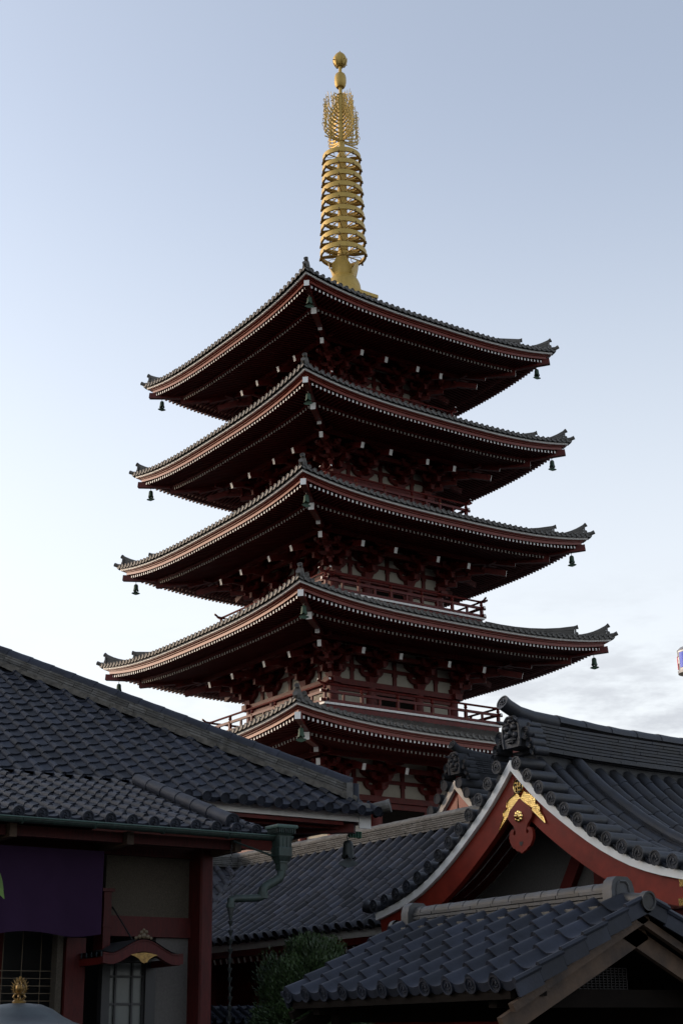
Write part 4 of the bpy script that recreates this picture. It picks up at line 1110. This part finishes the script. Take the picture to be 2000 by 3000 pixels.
# gilt fittings
a = MB()
def arm(tip):
    p0 = V(0, -32.736, 4.861); p1 = V(0, *tip); d = p1 - p0; n = V(0, -d.z, d.y).normalized()
    if n.z < 0: n = -n
    pr = [(0, .115), (.1, .13), (.2, .15), (.3, .165), (.38, .16), (.43, .14), (.46, .115), (.52, .11), (.58, .125), (.63, .115), (.68, .08), (.75, .062), (.84, .05), (.93, .025), (1, 0)]
    return [(q.y, q.z) for q in [p0 + d * t + n * (w * 1.04) for t, w in pr] + [p0]]
gl, gr = arm((-32.245, 4.452)), arm((-33.225, 4.447))
for P_ in (gl, gr): a.prism([V(GX + .045, y, z) for y, z in P_], (.022, 0, 0))
gp_ = a.build('gilt_gable_plate', 'gilt', gh)
a = MB()
for P_ in (gl, gr):
    n_ = len(P_)
    for i_ in range(n_ - 1): a.tube([V(GX + .043, *P_[i_ + 1]), V(GX + .043, *P_[i_])], .009, 5)
    a.tube([V(GX + .043, *P_[-1]), V(GX + .043, *P_[-2])], .013, 6)
a.build('plate_rim', 'gilt_s', gp_)
a = MB(); mc = V(GX + .03, -32.713, 5.03)
a.lathe([(.108, -.05), (.108, .004), (.098, .012), (.088, .004)], 32, mc, (-1, 0, 0)); em_ = a.build('crest_ring', 'gilt_s', gh, smooth=True)
a = MB(); a.lathe([(.092, -.01), (0, -.01)], 32, mc, (-1, 0, 0)); a.build('crest_ground', 'black', em_)
a = MB()
def cb_(y0_, y1_, z0_, z1_): a.bb(mc.x - .014, mc.x + .006, mc.y - y1_, mc.y - y0_, mc.z + z0_, mc.z + z1_)
q_, w_ = .062, .0105                                   # the temple's manji
cb_(-w_, w_, -q_, q_); cb_(-q_, -w_, -w_, w_); cb_(w_, q_, -w_, w_)
# feet: top to the left, right upwards, bottom to the right, left downwards
cb_(-q_, -w_, q_ - 2 * w_, q_); cb_(q_ - 2 * w_, q_, w_, q_); cb_(w_, q_, -q_, -q_ + 2 * w_); cb_(-q_, -q_ + 2 * w_, -q_, -w_)
a.build('manji_crest', 'gilt_s', em_)
a = MB()
g1 = [(-32.735, 4.852), (-32.52, 4.70), (-32.475, 4.62), (-32.49, 4.57), (-32.538, 4.521), (-32.585, 4.48), (-32.61, 4.43), (-32.626, 4.38), (-32.62, 4.35), (-32.60, 4.34), (-32.57, 4.36), (-32.575, 4.385), (-32.60, 4.40), (-32.60, 4.425), (-32.56, 4.432), (-32.52, 4.415), (-32.495, 4.38), (-32.483, 4.303), (-32.50, 4.25), (-32.53, 4.20), (-32.56, 4.165), (-32.60, 4.15), (-32.635, 4.118), (-32.68, 4.105), (-32.74, 4.076)]
sym = [(-65.475 - y, z) for y, z in g1[::-1][1:-1]]
heart = [(-32.7375 + x, 4.21 + z) for x, z in ((0, .02), (.02, .035), (.038, .028), (.04, .008), (.02, -.018), (0, -.035), (-.02, -.018), (-.04, .008), (-.038, .028), (-.02, .035))]
a.prism([V(GX + .01, y, z) for y, z in g1 + sym], (.05, 0, 0)); pend = a.build('gable_pendant', 'red_barge', gh)
a = MB(); a.prism([V(GX + .006, y, z) for y, z in heart], (.003, 0, 0)); a.build('heart_hole_dark', 'black', pend)  # black plate painting the dark of a heart-shaped hole
a = MB(); rc_ = V(GX + .0, -32.715, 4.60)
for k in range(8):
    an = 2 * PI * k / 8; a.ball((rc_.x, rc_.y + .058 * math.cos(an), rc_.z + .058 * math.sin(an)), .032, 8, 0, .5, .6)
a.lathe([(.06, 0), (.05, .02), (.03, .03), (.03, .05), (.015, .07), (0, .075)], 14, rc_, (-1, 0, 0)); a.build('gilt_rosette', 'gilt_s', pend, smooth=True)
a = MB(); a.bb(GX + .1, GX + .55, -29.8, -29.25, 3.2, 3.36); a.build('gilt_beam_end', 'gilt', gh)
a = MB(); a.bb(GX + .03, GX + .068, -35.85, -35.62, 3.36, 3.46); a.bb(GX + .03, GX + .066, -35.9, -35.58, 3.13, 3.22); a.build('gilt_barge_fitting', 'gilt_s', gh)
a = MB(); a.prism([V(GX + 1.8, GY - .01, 6.0), V(GX + 1.98, GY - .01, 6.02), V(GX + 1.97, GY - .01, 6.12)], (0, .02, 0)); a.build('ridge_spike', 'black', gridge)

dh = thing('gabled_hall', 'small far tiled gable with red triangle, seen between the pagoda and the big gable', 'temple hall', (-13.5, -24.68, 0))
KD = 1.12
gable_hall(dh, -15.14, -24.68, 6.66, KD, 2.2, 2.2, 5.0, 0, 'tile_d', 'white_dim')
a = MB(); DX, DY, DZ = -15.14, -24.68, 6.78
ridge(a, [V(DX + .35, DY, DZ + .1), V(DX + 5, DY, DZ + .05)], .36, [.045] * 9, .45, .12, rseg=.5)
a.tube([V(DX + .9, DY, DZ + .5), V(DX + .4, DY, DZ + .56), V(DX + .12, DY, DZ + .64), V(DX - .02, DY, DZ + .72)], [.115, .105, .09, .095], 14, 0, .5)
disc(a, V(DX - .03, DY, DZ + .726), (-1, 0, .5), .1, 1)
a.bb(DX + .4, DX + 4.9, DY - .25, DY + .25, DZ - .3, DZ + .12, t=.1)
dr_ = a.build('ridge', 'tile_d', dh, smooth=True); demon_tile(dr_, DX + .02, DY, DZ + .09, .92, 'tile_d')

# ------------------------------------------------------------------ small tiled pavilion in the right foreground
pv = thing('tiled_pavilion', 'small dark wooden pavilion with low tiled gable roof in the right foreground', 'pavilion', (-26.5, -39.1, 0))
FX, FR = -27.87, 1.37
F_PROF = [(0, .0), (.06, .03), (.14, .056), (.22, .062), (.30, .052), (.38, .026), (.46, .004), (.56, -.01), (.7, -.014), (.85, -.01), (1, 0)]
TF = math.atan(.47); CF, SF = math.cos(TF), math.sin(TF); FL = FR / CF
y_a, npt = -37.62, 11; pf = (40.57 - 37.62) / npt
def Pf1(u, v, h): return (FX + v * CF - h * SF, -u, 1.955 + v * SF + h * CF)
def Pf2(u, v, h): return (FX + 2 * FR - v * CF + h * SF, u, 1.955 + v * SF + h * CF)
a = MB(); tiles(a, Pf1, 37.62, 40.57, 0, FL - .03, pf, .255, F_PROF, step=.03, lip=.036, jit=.003, apron=.035); fr = a.build('roof', 'tile', pv, smooth=True)
a = MB(); tiles(a, Pf2, -40.57, -37.62, 0, FL - .03, pf, .255, F_PROF, step=.03, lip=.036, jit=.003, apron=.035); fr2 = a.build('roof', 'tile', pv, smooth=True)
for k in range(npt):
    a = MB(); u = 37.62 + (k + .22) * pf; p = V(*Pf1(u, -.012, .012)); disc(a, p, (-1, 0, -.25), .062, n=16, deep=.04, detail=1)
    a.build('eave_end_tile', 'tile', fr, smooth=True)
for s_, Pq, par in ((1, Pf1, fr), (-1, Pf2, fr2)):
    for (ue, sgn) in ((40.57, 1), (37.62, -1)):
        a = MB()
        for k in range(6):
            v0_, v1_ = k * .255, min((k + 1) * .255, FL)
            uu = ue if s_ == 1 else -ue
            us = uu + (.012 * sgn if s_ == 1 else -.012 * sgn)
            A = [V(*Pq(us, v0_ - .01, .02)), V(*Pq(us, v1_ - .012, -.005)), V(*Pq(us, v1_ - .012, -.115)), V(*Pq(us, v0_ - .01, -.095))]
            a.prism(A, V(0, .02 * (1 if sgn > 0 else -1), 0), 0, rn(.3, .7))
            a.tube([V(*Pq(us, v0_ - .01, .03)), V(*Pq(us, v1_, .008))], .022, 6, 0, rn(.3, .7))
        a.build('verge_tiles', 'tile', par, smooth=True)
    for ue, dd in ((40.50, 1), (37.69, -1)):
        a = MB()
        uu = ue if s_ == 1 else -ue
        a.beam(V(*Pq(uu, -.05, -.15)), V(*Pq(uu, FL, -.15)), .05, .06)
        a.build('upper_bargeboard', 'wood' if dd > 0 else 'dark_wood', pv); a = MB()
        uu2 = (ue - .09 * dd) if s_ == 1 else -(ue - .09 * dd)
        a.beam(V(*Pq(uu2, -.12, -.26)), V(*Pq(uu2, FL, -.26)), .05, .14)
        a.build('bargeboard', 'wood' if dd > 0 else 'dark_wood', pv)
    a = MB(); q1, q2 = (37.7, 40.48) if s_ == 1 else (-40.48, -37.7)
    a.quad(Pq(q1, .0, -.05), Pq(q2, .0, -.05), Pq(q2, FL, -.05), Pq(q1, FL, -.05)); a.quad(Pq(q1, .0, -.1), Pq(q2, .0, -.1), Pq(q2, FL, -.1), Pq(q1, FL, -.1))
    a.build('roof_boards', 'dark_wood', pv)
    a = MB(); a.beam(V(*Pq(q1, .02, -.08)), V(*Pq(q2, .02, -.08)), .05, .07, up=(0, 0, 1)); a.build('eave_batten', 'dark_wood', pv)
a = MB(); ridge(a, [V(FX + FR, -40.26, 2.585), V(FX + FR, -37.72, 2.585)], .15, [.034, .034, .034], .27, .062, rseg=.2); rdg = a.build('ridge', 'noshi', fr)
def end_tile(mb, y, s_):
    x = FX + FR; pr = [(-.125, 0), (-.125, .12), (-.105, .18), (-.06, .215), (.06, .215), (.105, .18), (.125, .12), (.125, 0)]
    mb.prism([V(x + p, y, 2.56 + q) for p, q in pr], V(0, .1 * s_, 0), 0, .6)
    pi_ = [(p * .55, q * .78 + .01) for p, q in pr]
    for (p, q), (p2, q2) in zip(pi_, pi_[1:]): mb.tube([V(x + p, y, 2.56 + q), V(x + p2, y, 2.56 + q2)], .012, 6, 0, .6)
    mb.tube([V(x, y + .02 * s_, 2.60), V(x, y - .26 * s_, 2.57)], .055, 12, 0, .45); disc(mb, V(x, y - .27 * s_, 2.569), (0, -s_, -.1), .075)
a = MB(); end_tile(a, -40.34, 1); a.build('ridge_end_tile', 'noshi', rdg, smooth=True)
a = MB(); end_tile(a, -37.66, -1); a.build('ridge_end_tile', 'noshi', rdg, smooth=True)
a = MB(); a.bb(FX + FR - .2, FX + FR + .2, -40.3, -37.75, 2.49, 2.55); a.build('ridge_mortar', 'mortar', rdg)
for x in (FX + .35, FX + 2 * FR - .35):
    for y in (-37.95, -40.2): a = MB(); a.bb(x - .06, x + .06, y - .06, y + .06, 0, 2.02); a.build('post', 'dark_wood', pv)
a = MB()
for x in (FX + .35, FX + 2 * FR - .35): a.beam((x, -40.45, 1.95), (x, -37.7, 1.95), .11, .14)
for y in (-37.95, -40.2): a.beam((FX + .1, y, 1.87), (FX + 2 * FR - .1, y, 1.87), .09, .13)
a.build('tie_beam', 'dark_wood', pv)
a = MB(); a.bb(FX + 2 * FR - .42, FX + 2 * FR - .38, -40.2, -37.95, .0, 1.98); a.bb(FX + .4, FX + 2 * FR - .4, -37.98, -37.94, 1.74, 2.05); a.build('wall_board', 'dark_wood', pv)
a = MB()
for k in range(13): a.bb(-26.87 + k * .0425, -26.862 + k * .0425, -40.17, -40.165, 1.935, 2.1)
for k in range(9): a.bb(-26.87, -26.36, -40.164, -40.159, 1.94 + k * .019, 1.946 + k * .019)
a.build('lattice_panel', 'brown_mesh', pv)
a = MB(); a.bb(FX + .45, FX + 2 * FR - .45, -39.8, -38.3, .0, .95); a.build('stone_basin', 'concrete', pv)

# ------------------------------------------------------------------ shrub in the court
sh = thing('shrub', 'rounded fine-leaved dark green shrub between the left hall and the small pavilion', 'shrub', (-24.6, -33.2, 0))
a = MB(); rt = random.Random(11)
stems = []
for k in range(9):
    an = rt.uniform(0, 2 * PI); r_ = rt.uniform(.15, .5); z = rt.uniform(1.2, 2.2)
    p1 = V(-24.6 + r_ * math.cos(an) * .5, -33.2 + r_ * math.sin(an) * .5, z * .5); p2 = V(-24.6 + r_ * math.cos(an), -33.2 + r_ * math.sin(an), z)
    a.tube([V(-24.6 + .06 * math.cos(an), -33.2 + .06 * math.sin(an), 0), p1, p2], [.035, .022, .006], 6); stems.append(p2)
a.build('stem', 'bark', sh, smooth=True)
a = MB()
cl = []
for k in range(150):
    th = rt.uniform(0, 2 * PI); ph = math.acos(rt.uniform(-.75, 1)); rr = rt.uniform(.35, 1) ** .5
    cx, cy, cz = -24.6 + .66 * rr * math.sin(ph) * math.cos(th), -33.2 + .66 * rr * math.sin(ph) * math.sin(th), 1.85 + .92 * rr * math.cos(ph)
    cl.append((V(cx, cy, cz), rt.uniform(.1, .2), rt.random()))
for k in range(60000):
    c_, r_, tc_ = cl[rt.randrange(len(cl))]
    d = V(rt.gauss(0, 1), rt.gauss(0, 1), rt.gauss(0, 1)).normalized() * r_ * rt.uniform(.3, 1.15)
    p = c_ + d; g_ = (p - V(-24.6, -33.2, 1.6)).normalized() + V(rt.gauss(0, .45), rt.gauss(0, .45), rt.gauss(.35, .45)); g_.normalize()
    L = rt.uniform(.03, .07); sd = g_.cross(V(rt.gauss(0, 1), rt.gauss(0, 1), rt.gauss(0, 1))).normalized() * L * .15
    a.quad(p, p + g_ * L * .5 + sd, p + g_ * L, p + g_ * L * .5 - sd, 0, min(1, max(0, tc_ * .6 + rt.uniform(0, .4))))
a.build('foliage', 'leaf', sh)

sl = thing('young_tree', 'young tree whose few drooping green leaves enter at the left edge', 'tree', (-33.2, -42.45, 0))
a = MB(); a.tube([V(-33.2, -42.45, 0), V(-33.17, -42.47, 1.2), V(-33.12, -42.52, 2.1), V(-33.05, -42.55, 2.6)], [.035, .028, .015, .004], 7)
for k in range(8):
    an = k * 2.4; z = 1.7 + k * .1; a.tube([V(-33.14, -42.5, z), V(-33.14 + .3 * math.cos(an), -42.5 + .3 * math.sin(an), z + .15)], [.01, .003], 5)
a.build('trunk', 'bark', sl, smooth=True)
a = MB()
def leaf(p, d, L, w_, flat=(0, 0, 1)):
    d = d.normalized(); sd = d.cross(Vector(flat)).normalized(); t = rt.random(); rows = []
    for q in range(6):
        f = q / 5; c_ = p + d * (L * f) - V(0, 0, L * .45 * f * f); hw = w_ * math.sin(PI * (.08 + .9 * f)); rows.append([c_ - sd * hw + V(0, 0, .15 * hw), c_, c_ + sd * hw + V(0, 0, .15 * hw)])
    strip_mesh(a, rows, 0, t)
for k in range(150):
    an = rt.uniform(0, 2 * PI); r_ = rt.uniform(.05, .34); p = V(-33.12 + r_ * math.cos(an), -42.53 + r_ * math.sin(an), rt.uniform(1.8, 2.6))
    leaf(p, V(math.cos(an), math.sin(an), rt.uniform(-.9, .2)), rt.uniform(.08, .13), .018)
for dx, dz, L in ((-.01, .015, .085), (-.004, -.02, .085), (-.03, .04, .08)): leaf(V(-32.705 + dx, -42.825, 2.275 + dz), V(.75, -.4, -.7), L, .02, (.3, .8, .3))
a.build('crown', 'leaf_lt', sl)

# ------------------------------------------------------------------ bronze lantern at the lower left
ln = thing('bronze_lantern', 'grey-green bronze lantern roof topped by a gilded flaming jewel, bottom left', 'lantern', (-31.66, -40.78, 0))
lx, ly = -31.66, -40.78
a = MB(); a.lathe([(0, 1.815), (.05, 1.815), (.12, 1.808), (.18, 1.785), (.24, 1.745), (.30, 1.715), (.38, 1.69), (.46, 1.675), (.465, 1.655), (.38, 1.64), (.2, 1.62), (0, 1.62)], 32, (lx, ly, 0)); a.build('lantern_roof', 'bronze', ln, smooth=True)
a = MB(); a.lathe([(.2, 1.62), (.22, 1.2), (.27, 1.16), (.27, 1.1), (.12, 1.05), (.1, .4), (.2, .3), (.28, .1), (.3, 0)], 16, (lx, ly, 0)); a.build('lantern_body', 'bronze', ln, smooth=True)
a = MB()
a.lathe([(.036, 1.812), (.038, 1.825), (.03, 1.832), (.02, 1.835), (.02, 1.84)], 14, (lx, ly, 0))
for k in range(6):
    an = 2 * PI * k / 6; c_, s_ = math.cos(an), math.sin(an)
    a.tube([V(lx + .02 * c_, ly + .02 * s_, 1.832), V(lx + .036 * c_, ly + .036 * s_, 1.848), V(lx + .026 * c_, ly + .026 * s_, 1.862)], .005, 5)
a.lathe([(.03, 1.858), (.034, 1.864), (.022, 1.868), (.012, 1.872)], 14, (lx, ly, 0)); a.ball((lx, ly, 1.893), .026, 16)
for k in range(3):
    ax = V(math.cos(k * PI / 3 + .4), math.sin(k * PI / 3 + .4), 0)
    for s_ in (-1, 1):
        pts_ = [V(lx, ly, 1.895) + ax * (s_ * .036 * math.sin(PI * q / 8 * .94 + .12)) + V(0, 0, -.036 * math.cos(PI * q / 8 * .94 + .12)) for q in range(9)]
        a.tube(pts_, .0035, 5)
        for q in range(1, 9):
            p = pts_[q]; dd = (p - V(lx, ly, 1.885)).normalized() + V(0, 0, .7); a.tube([p, p + dd * .007, p + dd * .014 + ax * s_ * .003], [.0035, .003, .0006], 4)
a.build('flaming_jewel', 'old_gilt', ln, smooth=True)

# ------------------------------------------------------------------ tiny tiled shrine roof behind the corner post, far ride tower
gs = thing('garden_shrine', 'tiny dark tiled shrine roof low down behind the rain chain', 'shrine', (-24.45, -31.0, 0))
a = MB()
def Ps(u, v, h): return (-24.45 + u, -31.35 + v * .85 - h * .4, 1.84 + v * .42 + h * .85)
tiles(a, Ps, -.7, .7, 0, .42, .14, .14, step=.012, lip=.012, apron=.012)
def Ps2(u, v, h): return (-24.45 + u, -30.65 - v * .85 + h * .4, 1.84 + v * .42 + h * .85)
tiles(a, Ps2, -.7, .7, 0, .42, .14, .14, step=.012, lip=.012, apron=.012)
a.tube([V(-25.17, -31.0, 2.03), V(-24.45, -31.0, 2.02), V(-23.73, -31.0, 2.03)], .03, 8); a.build('roof', 'tile', gs, smooth=True)
a = MB(); a.bb(-24.95, -23.95, -31.2, -30.8, 0, 1.9); a.build('body', 'dark_wood', gs)
a = MB()
for x in (-24.3, -24.1): a.bb(x - .015, x + .015, -31.22, -31.2, 1.5, 1.8)
a.build('gilt_strip', 'old_gilt', gs)
tw = thing('ride_tower', 'far cream tower pole with a blue and pink painted drum cabin at the right edge', 'tower', (116.6, 83.3, 0))
tx, ty = 117.15, 82.86
a = MB(); a.lathe([(1.15, 0), (1.15, 50)], 20, (tx, ty, 0)); a.build('pole', 'pole', tw, smooth=True)
a = MB(); a.lathe([(1.2, 47.7), (1.95, 47.9), (2.0, 48.25), (1.85, 48.3), (1.85, 51.0), (1.9, 51.1), (1.5, 51.5), (0, 51.7)], 32, (tx, ty, 0)); a.build('cabin', 'grey', tw, smooth=True)
def drum(name, mt, a0, a1, z0_, z1_, r_):
    b = MB(); b.lathe([(r_, z0_), (r_ + .06, z0_), (r_ + .06, z1_), (r_, z1_)], 10, (tx, ty, 0), None, 0, None, math.radians(a0), math.radians(a1)); b.build(name, mt, tw)
for k in range(4):
    drum('blue_panel', 'blue', 166 + 90 * k, 206 + 90 * k, 48.6, 50.7, 1.86); drum('pink_panel', 'pink', 130 + 90 * k, 150 + 90 * k, 48.5, 50.3, 1.88)
    drum('white_panel', 'white', 158 + 90 * k, 196 + 90 * k, 50.72, 50.95, 1.87); drum('white_panel', 'white', 154 + 90 * k, 164 + 90 * k, 49.2, 50.1, 1.865)
